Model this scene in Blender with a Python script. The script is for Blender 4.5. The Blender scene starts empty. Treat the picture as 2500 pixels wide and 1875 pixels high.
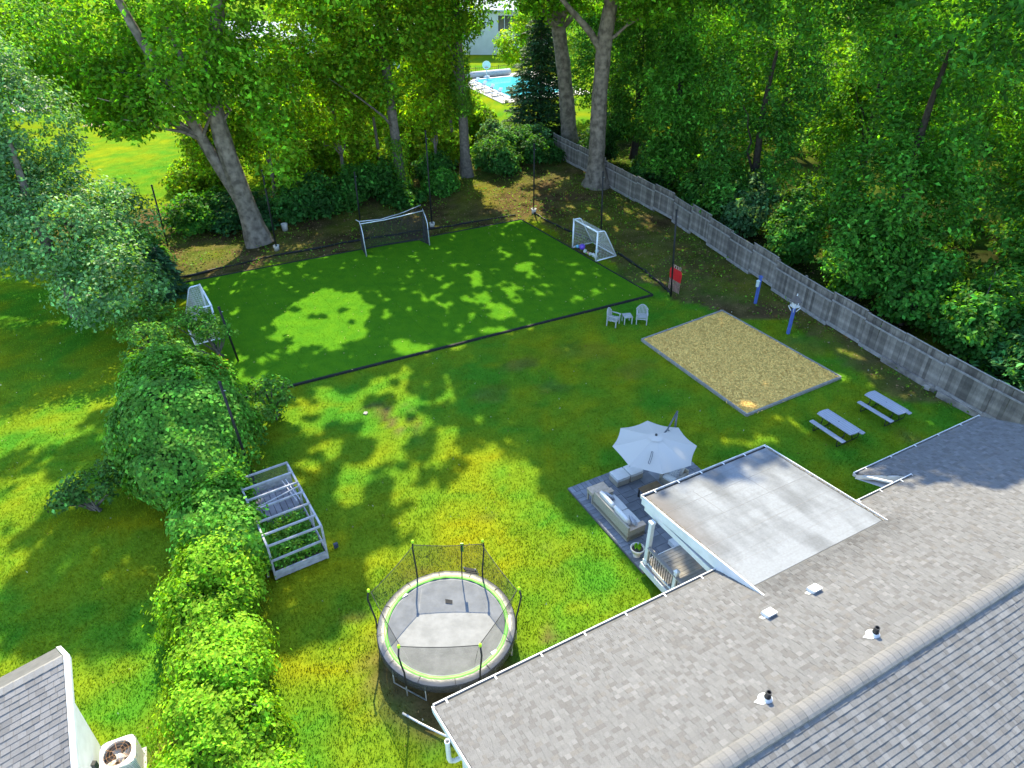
import bpy, math, random
import numpy as np
from mathutils import Vector, Matrix, Euler

# ---------------------------------------------------------------- camera, sky, sun, exposure
scene = bpy.context.scene
R = math.radians
cam_data = bpy.data.cameras.new("camera")
cam = bpy.data.objects.new("camera", cam_data)
scene.collection.objects.link(cam)
cam.location = (0, 0, 20)
cam.rotation_euler = (R(90 - 33.9), 0, 0)
cam_data.sensor_width = 36
cam_data.lens = 24.955
cam_data.clip_end = 3000
scene.camera = cam

SUN_AZ, SUN_EL = -8.0, 46.0        # azimuth from +Y (negative: to the left), elevation
world = bpy.data.worlds.new("World")
scene.world = world
world.use_nodes = True
wn = world.node_tree
sky = wn.nodes.new("ShaderNodeTexSky")
sky.sky_type = 'NISHITA'
sky.sun_disc = False
sky.sun_elevation = R(SUN_EL)
sky.sun_rotation = R(SUN_AZ)
sky.air_density = 1.0
sky.dust_density = 0.2
sky.ozone_density = 1.6
wn.links.new(sky.outputs[0], wn.nodes["Background"].inputs[0])
wn.nodes["Background"].inputs[1].default_value = 0.15

sun_data = bpy.data.lights.new("sun", 'SUN')
sun_data.energy = 2.75
sun_data.angle = R(0.53)
sun_data.color = (1.0, 0.89, 0.62)
sun = bpy.data.objects.new("sun", sun_data)
scene.collection.objects.link(sun)
sd = Vector((math.sin(R(SUN_AZ)) * math.cos(R(SUN_EL)), math.cos(R(SUN_AZ)) * math.cos(R(SUN_EL)), math.sin(R(SUN_EL))))
sun.rotation_euler = sd.to_track_quat('Z', 'Y').to_euler()
sun.location = (0, 60, 60)

scene.view_settings.view_transform = 'Standard'
scene.view_settings.look = 'None'
scene.view_settings.exposure = 2.22
scene.view_settings.gamma = 1.0
scene.view_settings.use_curve_mapping = False
scene.cycles.max_bounces = 6
scene.cycles.diffuse_bounces = 3
scene.cycles.glossy_bounces = 2
scene.cycles.transmission_bounces = 4
scene.cycles.transparent_max_bounces = 12

SHX, SHY = -math.sin(R(SUN_AZ)) / math.tan(R(SUN_EL)), -math.cos(R(SUN_AZ)) / math.tan(R(SUN_EL))
rng = np.random.default_rng(7)
random.seed(7)
col = scene.collection

# ---------------------------------------------------------------- materials
MATS = {}
def mat(name, c1, c2=None, rough=0.7, scale=4.0, bump=0.0, bscale=40.0, spec=0.3, attr=False, metal=0.0, detail=4.0, vary=0.0):
    if name in MATS: return MATS[name]
    m = bpy.data.materials.new(name); m.use_nodes = True
    nt = m.node_tree; N = nt.nodes; L = nt.links
    b = N["Principled BSDF"]
    b.inputs["Roughness"].default_value = rough
    b.inputs["Specular IOR Level"].default_value = spec
    b.inputs["Metallic"].default_value = metal
    tc = N.new("ShaderNodeTexCoord")
    if c2 is None: c2 = tuple(x * 0.85 for x in c1)
    nz = N.new("ShaderNodeTexNoise"); nz.inputs["Scale"].default_value = scale; nz.inputs["Detail"].default_value = detail
    L.new(tc.outputs["Object"], nz.inputs["Vector"])
    ramp = N.new("ShaderNodeValToRGB")
    ramp.color_ramp.elements[0].position = 0.35; ramp.color_ramp.elements[1].position = 0.65
    ramp.color_ramp.elements[0].color = (*c1, 1); ramp.color_ramp.elements[1].color = (*c2, 1)
    L.new(nz.outputs["Fac"], ramp.inputs[0])
    out = ramp.outputs[0]
    if attr:
        at = N.new("ShaderNodeAttribute"); at.attribute_name = "Col"
        mx = N.new("ShaderNodeMix"); mx.data_type = 'RGBA'; mx.blend_type = 'MULTIPLY'; mx.inputs[0].default_value = 1.0
        L.new(out, mx.inputs[6]); L.new(at.outputs["Color"], mx.inputs[7]); out = mx.outputs[2]
    if vary > 0:
        oi = N.new("ShaderNodeObjectInfo")
        mr = N.new("ShaderNodeMapRange"); mr.inputs[3].default_value = 1 - vary; mr.inputs[4].default_value = 1 + vary
        L.new(oi.outputs["Random"], mr.inputs[0])
        mv = N.new("ShaderNodeVectorMath"); mv.operation = 'SCALE'
        L.new(out, mv.inputs[0]); L.new(mr.outputs[0], mv.inputs["Scale"]); out = mv.outputs[0]
    L.new(out, b.inputs["Base Color"])
    if bump > 0:
        nb = N.new("ShaderNodeTexNoise"); nb.inputs["Scale"].default_value = bscale; nb.inputs["Detail"].default_value = 5
        L.new(tc.outputs["Object"], nb.inputs["Vector"])
        bp = N.new("ShaderNodeBump"); bp.inputs["Strength"].default_value = bump; bp.inputs["Distance"].default_value = 0.02
        L.new(nb.outputs["Fac"], bp.inputs["Height"]); L.new(bp.outputs[0], b.inputs["Normal"])
    MATS[name] = m
    return m

def leafmat(name, tint=(1, 1, 1), trans=0.45, rough=0.45, spec=0.35, tcol=(2.3, 1.75, 0.35)):
    if name in MATS: return MATS[name]
    m = bpy.data.materials.new(name); m.use_nodes = True
    nt = m.node_tree; N = nt.nodes; L = nt.links
    b = N["Principled BSDF"]; out = N["Material Output"]
    b.inputs["Roughness"].default_value = rough; b.inputs["Specular IOR Level"].default_value = spec
    at = N.new("ShaderNodeAttribute"); at.attribute_name = "Col"
    mx = N.new("ShaderNodeMix"); mx.data_type = 'RGBA'; mx.blend_type = 'MULTIPLY'; mx.inputs[0].default_value = 1
    mx.inputs[7].default_value = (*tint, 1); L.new(at.outputs["Color"], mx.inputs[6])
    L.new(mx.outputs[2], b.inputs["Base Color"])
    m2 = N.new("ShaderNodeMix"); m2.data_type = 'RGBA'; m2.blend_type = 'MULTIPLY'; m2.inputs[0].default_value = 1
    m2.inputs[7].default_value = (*tcol, 1); L.new(mx.outputs[2], m2.inputs[6])
    tr = N.new("ShaderNodeBsdfTranslucent"); L.new(m2.outputs[2], tr.inputs[0])
    ms = N.new("ShaderNodeMixShader"); ms.inputs[0].default_value = trans
    L.new(b.outputs[0], ms.inputs[1]); L.new(tr.outputs[0], ms.inputs[2]); L.new(ms.outputs[0], out.inputs[0])
    MATS[name] = m
    return m

def netmat(name, c, alpha):
    m = bpy.data.materials.new(name); m.use_nodes = True
    N = m.node_tree.nodes; L = m.node_tree.links
    b = N["Principled BSDF"]; b.inputs["Base Color"].default_value = (*c, 1); b.inputs["Roughness"].default_value = 0.6
    t = N.new("ShaderNodeBsdfTransparent"); ms = N.new("ShaderNodeMixShader")
    tc = N.new("ShaderNodeTexCoord"); nz = N.new("ShaderNodeTexNoise"); nz.inputs["Scale"].default_value = 3
    L.new(tc.outputs["Object"], nz.inputs["Vector"])
    mr = N.new("ShaderNodeMapRange"); mr.inputs[3].default_value = alpha * 0.75; mr.inputs[4].default_value = alpha * 1.25
    L.new(nz.outputs["Fac"], mr.inputs[0]); L.new(mr.outputs[0], ms.inputs[0])
    L.new(t.outputs[0], ms.inputs[1]); L.new(b.outputs[0], ms.inputs[2]); L.new(ms.outputs[0], N["Material Output"].inputs[0])
    return m

# ---------------------------------------------------------------- mesh helpers
class MB:
    def __init__(s, M=None): s.v = []; s.f = []; s.c = []; s.M = M; s.cur = None
    def add(s, vs, fs):
        o = len(s.v)
        if s.M is not None: vs = [tuple(s.M @ Vector(p)) for p in vs]
        s.v += [tuple(p) for p in vs]; s.f += [tuple(o + i for i in f) for f in fs]
        if s.cur is not None: s.c += [s.cur] * len(vs)
        return s
    def box(s, c, d, rz=0.0, M=None):
        x, y, z = d[0] / 2, d[1] / 2, d[2] / 2
        ps = [(-x, -y, -z), (x, -y, -z), (x, y, -z), (-x, y, -z), (-x, -y, z), (x, -y, z), (x, y, z), (-x, y, z)]
        if M is not None: ps = [tuple(M @ Vector(p)) for p in ps]
        elif rz:
            ca, sa = math.cos(rz), math.sin(rz); ps = [(p[0] * ca - p[1] * sa, p[0] * sa + p[1] * ca, p[2]) for p in ps]
        ps = [(p[0] + c[0], p[1] + c[1], p[2] + c[2]) for p in ps]
        return s.add(ps, [(0, 3, 2, 1), (4, 5, 6, 7), (0, 1, 5, 4), (1, 2, 6, 5), (2, 3, 7, 6), (3, 0, 4, 7)])
    def beam(s, a, b, w, h, up=(0, 0, 1)):
        a = Vector(a); b = Vector(b); d = b - a; L = d.length; d.normalize()
        sd_ = d.cross(Vector(up))
        if sd_.length < 1e-4: sd_ = d.cross(Vector((1, 0, 0)))
        sd_.normalize(); u = sd_.cross(d)
        M = Matrix((d, sd_, u)).transposed()
        return s.box(tuple((a + b) / 2), (L, w, h), M=M)
    def tube(s, pts, r, n=8, cap=True):
        pts = [Vector(p) for p in pts]
        rs = r if isinstance(r, (list, tuple)) else [r] * len(pts)
        vs = []; fs = []
        ref = Vector((0.31, 0.17, 0.93))
        for i, p in enumerate(pts):
            d = (pts[min(i + 1, len(pts) - 1)] - pts[max(i - 1, 0)]).normalized()
            a = d.cross(ref)
            if a.length < 1e-3: a = d.cross(Vector((1, 0, 0)))
            a.normalize(); b = d.cross(a)
            for k in range(n):
                t = 2 * math.pi * k / n
                vs.append(tuple(p + (a * math.cos(t) + b * math.sin(t)) * rs[i]))
        for i in range(len(pts) - 1):
            for k in range(n):
                k2 = (k + 1) % n
                fs.append((i * n + k, i * n + k2, (i + 1) * n + k2, (i + 1) * n + k))
        if cap:
            fs.append(tuple(range(n - 1, -1, -1))); fs.append(tuple((len(pts) - 1) * n + k for k in range(n)))
        return s.add(vs, fs)
    def lathe(s, prof, n=20, c=(0, 0, 0)):
        vs = []; fs = []
        for r, z in prof:
            for k in range(n):
                t = 2 * math.pi * k / n; vs.append((c[0] + r * math.cos(t), c[1] + r * math.sin(t), c[2] + z))
        for i in range(len(prof) - 1):
            for k in range(n):
                k2 = (k + 1) % n; fs.append((i * n + k, i * n + k2, (i + 1) * n + k2, (i + 1) * n + k))
        return s.add(vs, fs)
    def poly(s, top, thick, down=(0, 0, -1)):
        n = len(top); dn = [tuple(p[i] + down[i] * thick for i in range(3)) for p in top]
        return s.add(list(top) + dn, [tuple(range(n)), tuple(range(2 * n - 1, n - 1, -1))] + [(i, i + n, (i + 1) % n + n, (i + 1) % n) for i in range(n)])
    def grid(s, fn, nu, nv):
        vs = [fn(i / nu, j / nv) for j in range(nv + 1) for i in range(nu + 1)]
        fs = [(j * (nu + 1) + i, j * (nu + 1) + i + 1, (j + 1) * (nu + 1) + i + 1, (j + 1) * (nu + 1) + i) for j in range(nv) for i in range(nu)]
        return s.add(vs, fs)
    def mesh(s, name, material, smooth=False):
        me = bpy.data.meshes.new(name); me.from_pydata(s.v, [], s.f); me.update()
        if material: me.materials.append(material)
        if s.c and len(s.c) == len(s.v):
            ca = me.color_attributes.new("Col", 'FLOAT_COLOR', 'POINT')
            ca.data.foreach_set("color", np.array([(*c, 1) for c in s.c], dtype=np.float32).ravel())
        if smooth: me.polygons.foreach_set("use_smooth", [True] * len(me.polygons))
        return me

def link(name, data, parent=None, loc=None, rz=None):
    o = bpy.data.objects.new(name, data); col.objects.link(o)
    if parent is not None: o.parent = parent
    if loc is not None: o.location = loc
    if rz is not None: o.rotation_euler = (0, 0, rz)
    return o
def part(name, mb, material, parent, smooth=False, label=None, bevel=0.0):
    o = link(name, mb.mesh(name, material, smooth), parent)
    if bevel > 0:
        md = o.modifiers.new("bevel", 'BEVEL'); md.width = bevel; md.segments = 2; md.limit_method = 'ANGLE'
    if label: o["label"] = label
    return o
def tag(o, label, cat, group=None):
    o["label"] = label; o["category"] = cat
    if group: o["group"] = group
    return o
def thing(name, label, cat, loc=(0, 0, 0), rz=0.0, group=None):
    return tag(link(name, None, None, loc, rz), label, cat, group)
def struct(name, mb, material, smooth=False, label=None):
    o = link(name, mb.mesh(name, material, smooth)); o["kind"] = "structure"; o["label"] = label or name.replace("_", " ")
    o["category"] = name.split("_")[-1]
    return o
def single(name, mb, material, label, cat, group=None, smooth=False):
    return tag(link(name, mb.mesh(name, material, smooth)), label, cat, group)

def vnoise(x, y, s, seed=0):
    x = np.asarray(x, float) / s + seed * 17.13; y = np.asarray(y, float) / s + seed * 9.71
    xi = np.floor(x); yi = np.floor(y); fx = x - xi; fy = y - yi
    fx = fx * fx * (3 - 2 * fx); fy = fy * fy * (3 - 2 * fy)
    def h(a, b):
        t = np.sin(a * 127.1 + b * 311.7 + seed * 74.7) * 43758.5453; return t - np.floor(t)
    return (h(xi, yi) * (1 - fx) + h(xi + 1, yi) * fx) * (1 - fy) + (h(xi, yi + 1) * (1 - fx) + h(xi + 1, yi + 1) * fx) * fy
def inpoly(x, y, poly):
    x = np.asarray(x, float); y = np.asarray(y, float); ins = np.zeros(x.shape, bool); n = len(poly)
    for i in range(n):
        x1, y1 = poly[i]; x2, y2 = poly[(i + 1) % n]
        if y1 == y2: continue
        c = ((y1 > y) != (y2 > y)) & (x < (x2 - x1) * (y - y1) / (y2 - y1) + x1); ins ^= c
    return ins

# the house stands in its own frame: u along the gutter, v out to the yard
GX, GY, HA = -1.97, 10.43, R(28.5)
def uv(u, v): return (GX + u * math.cos(HA) - v * math.sin(HA), GY + u * math.sin(HA) + v * math.cos(HA))

# ---------------------------------------------------------------- ground
TURF = [(-21.1, 41.3), (0.7, 52.4), (8.73, 39.63), (-13.2, 28.5)]
SAND = [(7.2, 34.1), (12.5, 37.5), (16.8, 30.3), (11.1, 27.05)]
BANK = [(-40, 52), (-24, 44), (-21.2, 40.5), (0.7, 52.6), (8.9, 39.4), (11.5, 37.5), (15, 37), (20, 28), (23.5, 23), (60, 20), (80, 70), (30, 78), (4, 76), (-8, 68), (-24, 58)]
def dirtamt(x, y):
    n = vnoise(x, y, 3.0, 1) * 0.6 + vnoise(x, y, 0.9, 2) * 0.4
    xs = x + (vnoise(x, y, 2.5, 3) - .5) * 3; ys = y + (vnoise(x, y, 2.5, 4) - .5) * 3
    d = np.where(inpoly(xs, ys, BANK), np.clip(0.35 + n * 0.9, 0, 1), 0.0)
    # worn spots in the lawn
    for (cx, cy, rx, ry, a, k) in ((-5.85, 26.9, 1.6, 0.28, -0.95, 0.8), (-6.5, 27.9, 0.6, 0.3, 0.2, .7), (-4.6, 26.5, 1.9, 0.25, -1.2, 0.4), (0.5, 31.7, 1.1, .6, 0.3, .45), (2.0, 29.5, .9, .7, 0, .3), (-1, 29, 1.0, .8, 0, .3),
                          (1.2, 14.9, .5, .3, 1, .75), (-2.2, 13.6, 2.6, 2.2, 0, .95), (-1.6, 12.6, 1.6, 1.6, 0, .95), (-1.0, 20.2, .5, .35, 0, .4), (-3.7, 17.5, .5, .25, 0, .4), (1.4, 18.3, .8, .25, -1.0, .35), (-5.3, 15.6, .5, .2, 0, .4),
                          (18.6, 24.9, 1.6, .4, -0.9, .5), (18.5, 31.0, 1.6, .7, -1, .6), (20.6, 29.4, 2, .6, -1.1, .7), (16.2, 33.6, 1.8, 1.0, 0, .35), (12.7, 40, 2.5, 1.5, 0, .5), (4, 33, 2, 1, 0, .2), (-9.8, 10.9, 1.0, .5, .8, .6), (-8.6, 9.5, 1, .6, .8, .5), (-11.2, 17.6, .8, .3, .4, .35), (6.5, 31.3, 1.6, .7, .6, .22)):
        ca, sa = math.cos(a), math.sin(a); dx = xs * 0 + (x - cx) + (vnoise(x, y, .5, 5) - .5) * .5; dy = (y - cy) + (vnoise(x, y, .5, 6) - .5) * .5
        q = ((dx * ca + dy * sa) / rx) ** 2 + ((-dx * sa + dy * ca) / ry) ** 2
        d = np.maximum(d, k * np.clip(1.6 - q * 1.3, 0, 1))
    return d
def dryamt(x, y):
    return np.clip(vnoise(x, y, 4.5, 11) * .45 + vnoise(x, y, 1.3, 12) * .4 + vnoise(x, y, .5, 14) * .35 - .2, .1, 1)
def lawncol(x, y):
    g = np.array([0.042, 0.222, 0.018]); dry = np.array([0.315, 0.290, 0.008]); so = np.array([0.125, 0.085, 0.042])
    a = dryamt(x, y)[:, None]; d = dirtamt(x, y)[:, None]
    far = np.clip((np.asarray(y) - 54) / 8, 0, 1)[:, None] * np.clip((-10 - np.asarray(x)) / 10, 0, 1)[:, None]
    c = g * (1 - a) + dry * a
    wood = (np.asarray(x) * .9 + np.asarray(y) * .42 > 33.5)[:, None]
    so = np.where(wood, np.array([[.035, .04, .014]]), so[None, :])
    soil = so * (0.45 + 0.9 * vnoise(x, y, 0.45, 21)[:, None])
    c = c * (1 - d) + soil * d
    return np.clip(c * (0.85 + 0.3 * vnoise(x, y, .35, 15)[:, None]), 0, 1)
def gz(x, y): return 0.05 * (vnoise(x, y, 6, 31) - .5) * np.clip((np.asarray(y, float) - 8) / 6, 0, 1)

xs = np.concatenate([[-1500, -700, -300, -150, -90, -65], np.arange(-50, 46.1, .4), [55, 80, 150, 300, 700, 1500]])
ys = np.concatenate([[-400, -100, -30, -5], np.arange(2, 80.1, .4), np.arange(82, 130, 2), [150, 200, 300, 500, 900, 2000]])
XX, YY = np.meshgrid(xs, ys); X = XX.ravel(); Y = YY.ravel()
keep = (X > -60) & (X < 60) & (Y > 0) & (Y < 90)
Z = np.where(keep, gz(X, Y), 0.0) - 0.03
nx, ny = len(xs), len(ys)
me = bpy.data.meshes.new("lawn")
idx = np.arange(nx * ny).reshape(ny, nx)
quads = np.stack([idx[:-1, :-1], idx[:-1, 1:], idx[1:, 1:], idx[1:, :-1]], -1).reshape(-1, 4)
me.from_pydata(np.stack([X, Y, Z], 1).tolist(), [], quads.tolist())
ca = me.color_attributes.new("Col", 'FLOAT_COLOR', 'POINT')
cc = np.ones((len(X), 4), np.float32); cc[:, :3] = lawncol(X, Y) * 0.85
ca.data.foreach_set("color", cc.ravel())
gm = mat("lawn_ground", (1, 1, 1), (.72, .75, .7), rough=1, scale=9, bump=.9, bscale=26, spec=.0, attr=True, detail=8)
me.materials.append(gm)
lawn = link("lawn", me); lawn["kind"] = "structure"; lawn["label"] = "mown back lawn with dry and worn patches"; lawn["category"] = "lawn"

def bladefield(name, x, y, h, w, c, m, label, cat, z0=None, jit=.8):
    n = len(x); z = (gz(x, y) - 0.03) if z0 is None else z0
    a = rng.uniform(0, 2 * np.pi, n); ln = rng.uniform(0.2, jit, n)
    bx = np.cos(a) * w / 2; by = np.sin(a) * w / 2
    tx = -np.sin(a) * h * ln + rng.normal(0, .01, n); ty = np.cos(a) * h * ln
    V = np.empty((n, 3, 3), np.float32)
    V[:, 0] = np.stack([x - bx, y - by, z], 1); V[:, 1] = np.stack([x + bx, y + by, z], 1); V[:, 2] = np.stack([x + tx, y + ty, z + h], 1)
    o = rawtris(name, V.reshape(-1, 3), np.arange(n * 3).reshape(-1, 3), np.repeat(c, 3, 0), m)
    o["kind"] = "stuff"; o["label"] = label; o["category"] = cat
    return o
def rawmesh(name, V, F, C, m):
    me = bpy.data.meshes.new(name); k = F.shape[1]
    me.vertices.add(len(V)); me.vertices.foreach_set("co", np.ascontiguousarray(V, np.float32).ravel())
    me.loops.add(F.size); me.loops.foreach_set("vertex_index", np.ascontiguousarray(F, np.int32).ravel())
    me.polygons.add(len(F)); me.polygons.foreach_set("loop_start", np.arange(0, F.size, k, dtype=np.int32))
    me.update(calc_edges=True)
    ca = me.color_attributes.new("Col", 'FLOAT_COLOR', 'POINT')
    c4 = np.ones((len(V), 4), np.float32); c4[:, :3] = C; ca.data.foreach_set("color", c4.ravel())
    me.materials.append(m)
    return me
def rawtris(name, V, F, C, m, parent=None): return link(name, rawmesh(name, V, F, C, m), parent)

grassm = leafmat("grass_blade", trans=.35, rough=1, spec=.0, tcol=(1.6, 1.4, .5))
HOUSE_POLY = [uv(.4, -.5), uv(17, -.5), uv(18.8, .3), uv(25, .4), uv(25, -12), uv(.4, -12)]
PATIO_POLY = [uv(9.22, -.4), uv(14.95, -.4), uv(14.95, 8.15), uv(9.22, 8.15)]
BED_POLY = [(-8.5, 17.2), (-6.8, 18.2), (-8.8, 21.8), (-10.6, 21.0)]
# dense near the camera, thinner further out
px = []; py = []
for (x0, x1, y0, y1, n) in ((-36, 26, 7, 70, 1250000), (-55, -20, 44, 86, 45000)):
    ax_ = rng.uniform(x0, x1, n); ay_ = rng.uniform(y0, y1, n)
    k_ = rng.random(n) < np.clip(330 / (ay_ ** 2 + 40), 0, 1) * 1.0
    px.append(ax_[k_]); py.append(ay_[k_])
px = np.concatenate(px); py = np.concatenate(py)
ok = ~(inpoly(px, py, TURF) | inpoly(px, py, SAND) | inpoly(px, py, HOUSE_POLY) | inpoly(px, py, PATIO_POLY) | inpoly(px, py, BED_POLY))
ok &= rng.random(len(px)) > dirtamt(px, py) * .85
px, py = px[ok], py[ok]
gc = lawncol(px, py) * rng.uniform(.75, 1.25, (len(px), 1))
gh = rng.uniform(.03, .075, len(px)) * (1 + 0.6 * vnoise(px, py, 1.1, 41)); gw = rng.uniform(.02, .045, len(px))
bladefield("grass", px, py, gh, gw, gc, grassm, "short lawn grass blades over the whole yard", "grass")

# clover heads and dry leaf bits lying in the grass
n = 1100; fx = rng.uniform(-30, 20, n); fy = rng.uniform(9, 38, n); ok = ~(inpoly(fx, fy, TURF) | inpoly(fx, fy, SAND) | inpoly(fx, fy, HOUSE_POLY) | inpoly(fx, fy, PATIO_POLY) | inpoly(fx, fy, BED_POLY)); fx, fy = fx[ok], fy[ok]; n = len(fx)
fc = np.where(rng.random((n, 1)) < .35, np.array([[.62, .62, .55]]), np.array([[.30, .20, .09]])) * rng.uniform(.6, 1.2, (n, 1))
bladefield("clover_heads", fx, fy, np.full(n, .06), rng.uniform(.03, .07, n), fc, grassm, "clover heads and dry leaf bits scattered in the lawn", "clover")
# artificial turf
tm = mat("turf", (0.080, 0.208, 0.010), (0.056, 0.174, 0.010), rough=1, scale=1.4, bump=.5, bscale=90, spec=.0, detail=8)
mb = MB(); mb.poly([(x, y, .03) for x, y in TURF], .05)
turf = struct("turf_field", mb, tm, label="rectangular green artificial turf soccer field")
bm_ = mat("rubber", (.012, .012, .014), (.02, .02, .02), rough=.8)
for i in range(4):
    a, b = TURF[i], TURF[(i + 1) % 4]
    mb = MB(); mb.beam((*a, 0.02), (*b, 0.02), .12 if i == 2 else .06, .12)
    part("edging", mb, bm_, turf)
n = 60000
w = rng.random((n, 2))
P0, P1, P2, P3 = [np.array(p) for p in TURF]
tp = (P0 * (1 - w[:, :1]) + P1 * w[:, :1]) * (1 - w[:, 1:]) + (P3 * (1 - w[:, :1]) + P2 * w[:, :1]) * w[:, 1:]
tc_ = np.array([.090, .222, .008]) * rng.uniform(.75, 1.3, (n, 1))
o = bladefield("turf_pile", tp[:, 0], tp[:, 1], rng.uniform(.02, .05, n), rng.uniform(.015, .035, n), tc_, grassm, "short green pile of the artificial turf", "turf", z0=np.full(n, .03))
# fallen leaves and litter flecks on the turf
n = 240
w = rng.random((n, 2)); tp = (P0 * (1 - w[:, :1]) + P1 * w[:, :1]) * (1 - w[:, 1:]) + (P3 * (1 - w[:, :1]) + P2 * w[:, :1]) * w[:, 1:]

V_ = np.empty((n, 3, 3), np.float32); a_ = rng.uniform(0, 6.28, n); s_ = rng.uniform(.025, .06, n)
for k in range(3): V_[:, k, 0] = tp[:, 0] + s_ * np.cos(a_ + k * 2.1); V_[:, k, 1] = tp[:, 1] + s_ * np.sin(a_ + k * 2.1); V_[:, k, 2] = .07 + rng.uniform(0, .02, n)
o = rawtris("fallen_leaves", V_.reshape(-1, 3), np.arange(n * 3).reshape(-1, 3), np.repeat(np.array([.38, .33, .16]) * rng.uniform(.4, 1.6, (n, 1)), 3, 0), grassm); o["kind"] = "stuff"; o["label"] = "scattered fallen leaves on the artificial turf"; o["category"] = "leaves"
tsm = mat("turf_seam", (.05, .15, .008), (.06, .17, .008), rough=1, spec=0)
for k in range(1, 7):
    q0 = P0 + (P1 - P0) * k / 7; q1 = P3 + (P2 - P3) * k / 7; mb = MB(); mb.beam((*q0, .0325), (*q1, .0325), .03, .006); part("seam", mb, tsm, turf)
# neighbour's drive, road and path
rm = mat("pale_asphalt", (.36, .31, .29), (.30, .27, .26), rough=.9, scale=2, bump=.2)
mb = MB(); mb.poly([(-75, 84.5, .02), (-22, 92, .02), (-22, 99, .02), (-75, 92, .02)], .03); struct("road", mb, rm, label="pale driveway seen through the leaves at left")
mb = MB(); mb.poly([(-47.2, 80.5, .016), (-45.2, 80.5, .016), (-43.2, 88.7, .016), (-46, 88.3, .016)], .02); struct("path", mb, mat("brick_path", (.3, .17, .12), (.36, .24, .18), rough=.9, scale=3), label="short reddish path at the edge of the far lawn")
# ---------------------------------------------------------------- house
white = mat("white_paint", (.66, .67, .68), (.58, .59, .59), rough=.45, scale=3, spec=.4)
gutm = mat("gutter_white", (.62, .62, .62), (.46, .45, .43), rough=.4, scale=5, spec=.4)
guti = mat("gutter_inside", (.05, .04, .035), (.09, .075, .06), rough=.9, scale=6)
siding = mat("pale_siding", (.62, .64, .66), (.56, .58, .60), rough=.6, scale=2)
shm = mat("shingle", (1, 1, 1), (.82, .82, .82), rough=.95, scale=55, bump=.5, bscale=160, spec=.15, attr=True, detail=2)
underm = mat("roof_deck", (.12, .115, .11), (.09, .088, .085), rough=.95)
dark = mat("dark_metal", (.02, .02, .022), (.03, .03, .03), rough=.45, spec=.5)

house = thing("house", "large low house with grey shingle roof and attached porch in the right foreground", "house", (GX, GY, 0), HA)
SL = 2.0 / 5.2
def rz_(v): return 3.0 - SL * v if v > -5.2 else 5.0 + SL * (v + 5.2)
# walls
for nm, pts in (("wall", [(.45, -.55), (18.9, -.55)]), ("wall", [(18.6, -.5), (24.8, -.5)]), ("wall", [(.45, -.6), (.45, -10.0)])):
    mb = MB(); a, b = pts
    if nm == "wall" and a[0] == b[0]:
        prof = [(.45, -.6, 0), (.45, -.6, 2.95), (.45, -5.2, 4.75), (.45, -10, 2.95), (.45, -10, 0)]
        mb.poly(prof, .12, (1, 0, 0))
    else:
        mb.beam((a[0], a[1], 1.42), (b[0], b[1], 1.42), .12, 2.84)
    wl = part("wall", mb, siding, house)
    if a[0] == b[0]:
        for k in range(26):      # clapboards of the gable wall
            z = .12 + k * .17; half = 4.6 if z < 2.9 else max(0, 4.6 - (z - 2.9) / .385)
            if half <= .1: continue
            mb = MB(); mb.box((.435, -5.3 if z < 2.9 else -5.2, z), (.03, 2 * half, .15)); part("clapboard", mb, siding, wl)
# roof decks (under the shingles)
roof = MB()
roof.poly([(0, 0.06, rz_(.06)), (0, -5.2, 5.0), (25.2, -5.2, 5.0), (25.2, 1.4, rz_(1.4)), (17.6, 1.4, rz_(1.4)), (18.75, 0.06, rz_(.06))], .05)
roof.poly([(0, -5.2, 5.0), (0, -11, rz_(-11)), (25.2, -11, rz_(-11)), (25.2, -5.2, 5.0)], .05)
roof = part("roof", roof, underm, house)

# shingles: laid out course by course, lapped, each with its own width and tone
def tone():
    t = random.random()
    base = random.choice(((.252, .246, .244), (.275, .270, .268), (.222, .213, .208), (.294, .288, .286), (.262, .257, .256), (.236, .223, .213)))
    k = random.uniform(.58, .70)
    return tuple(min(1, c * k) for c in base)
TONES = [tone() for _ in range(18)]
EXP = .145
ang = math.atan(SL)
slots = []
def course_rows(v_lo, v_hi, side):
    n = int(abs(v_hi - v_lo) / (EXP * math.cos(ang)))
    return n
def lay(side):
    n = int(6.6 / (EXP * math.cos(ang))) + 1 if side > 0 else int(5.0 / (EXP * math.cos(ang)))
    for r in range(n):
        if side > 0: v = 1.44 - r * EXP * math.cos(ang)
        else: v = -10.9 + (r + 5.6 / (EXP * math.cos(ang)) - int(5.6 / (EXP * math.cos(ang)))) * EXP * math.cos(ang)
        if side > 0 and v < -5.02: break
        if side < 0:
            v = -5.36 - r * EXP * math.cos(ang)
            if v < -10.2: break
        u = -.02 - random.random() * .1
        while u < 25.1:
            w = random.choice((.08, .10, .13, .15, .18, .2))
            u0 = max(u, 0.0); u1 = min(u + w, 25.15)
            okk = u1 - u0 > .03
            if side > 0:
                if v > .05:
                    lim = 17.62 + (1.4 - v) * (18.75 - 17.62) / 1.4
                    okk = okk and u0 > lim
                if 9.6 < (u0 + u1) / 2 < 15.3 and v > -1.15: okk = False
            if okk: slots.append((side, u0, u1, v, random.random() < .45, random.randrange(18)))
            u += w
lay(1); lay(-1)
def slot_dist(s):
    x, y = uv((s[1] + s[2]) / 2, s[3]); return x * x + y * y + (20 - rz_(s[3])) ** 2
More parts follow.
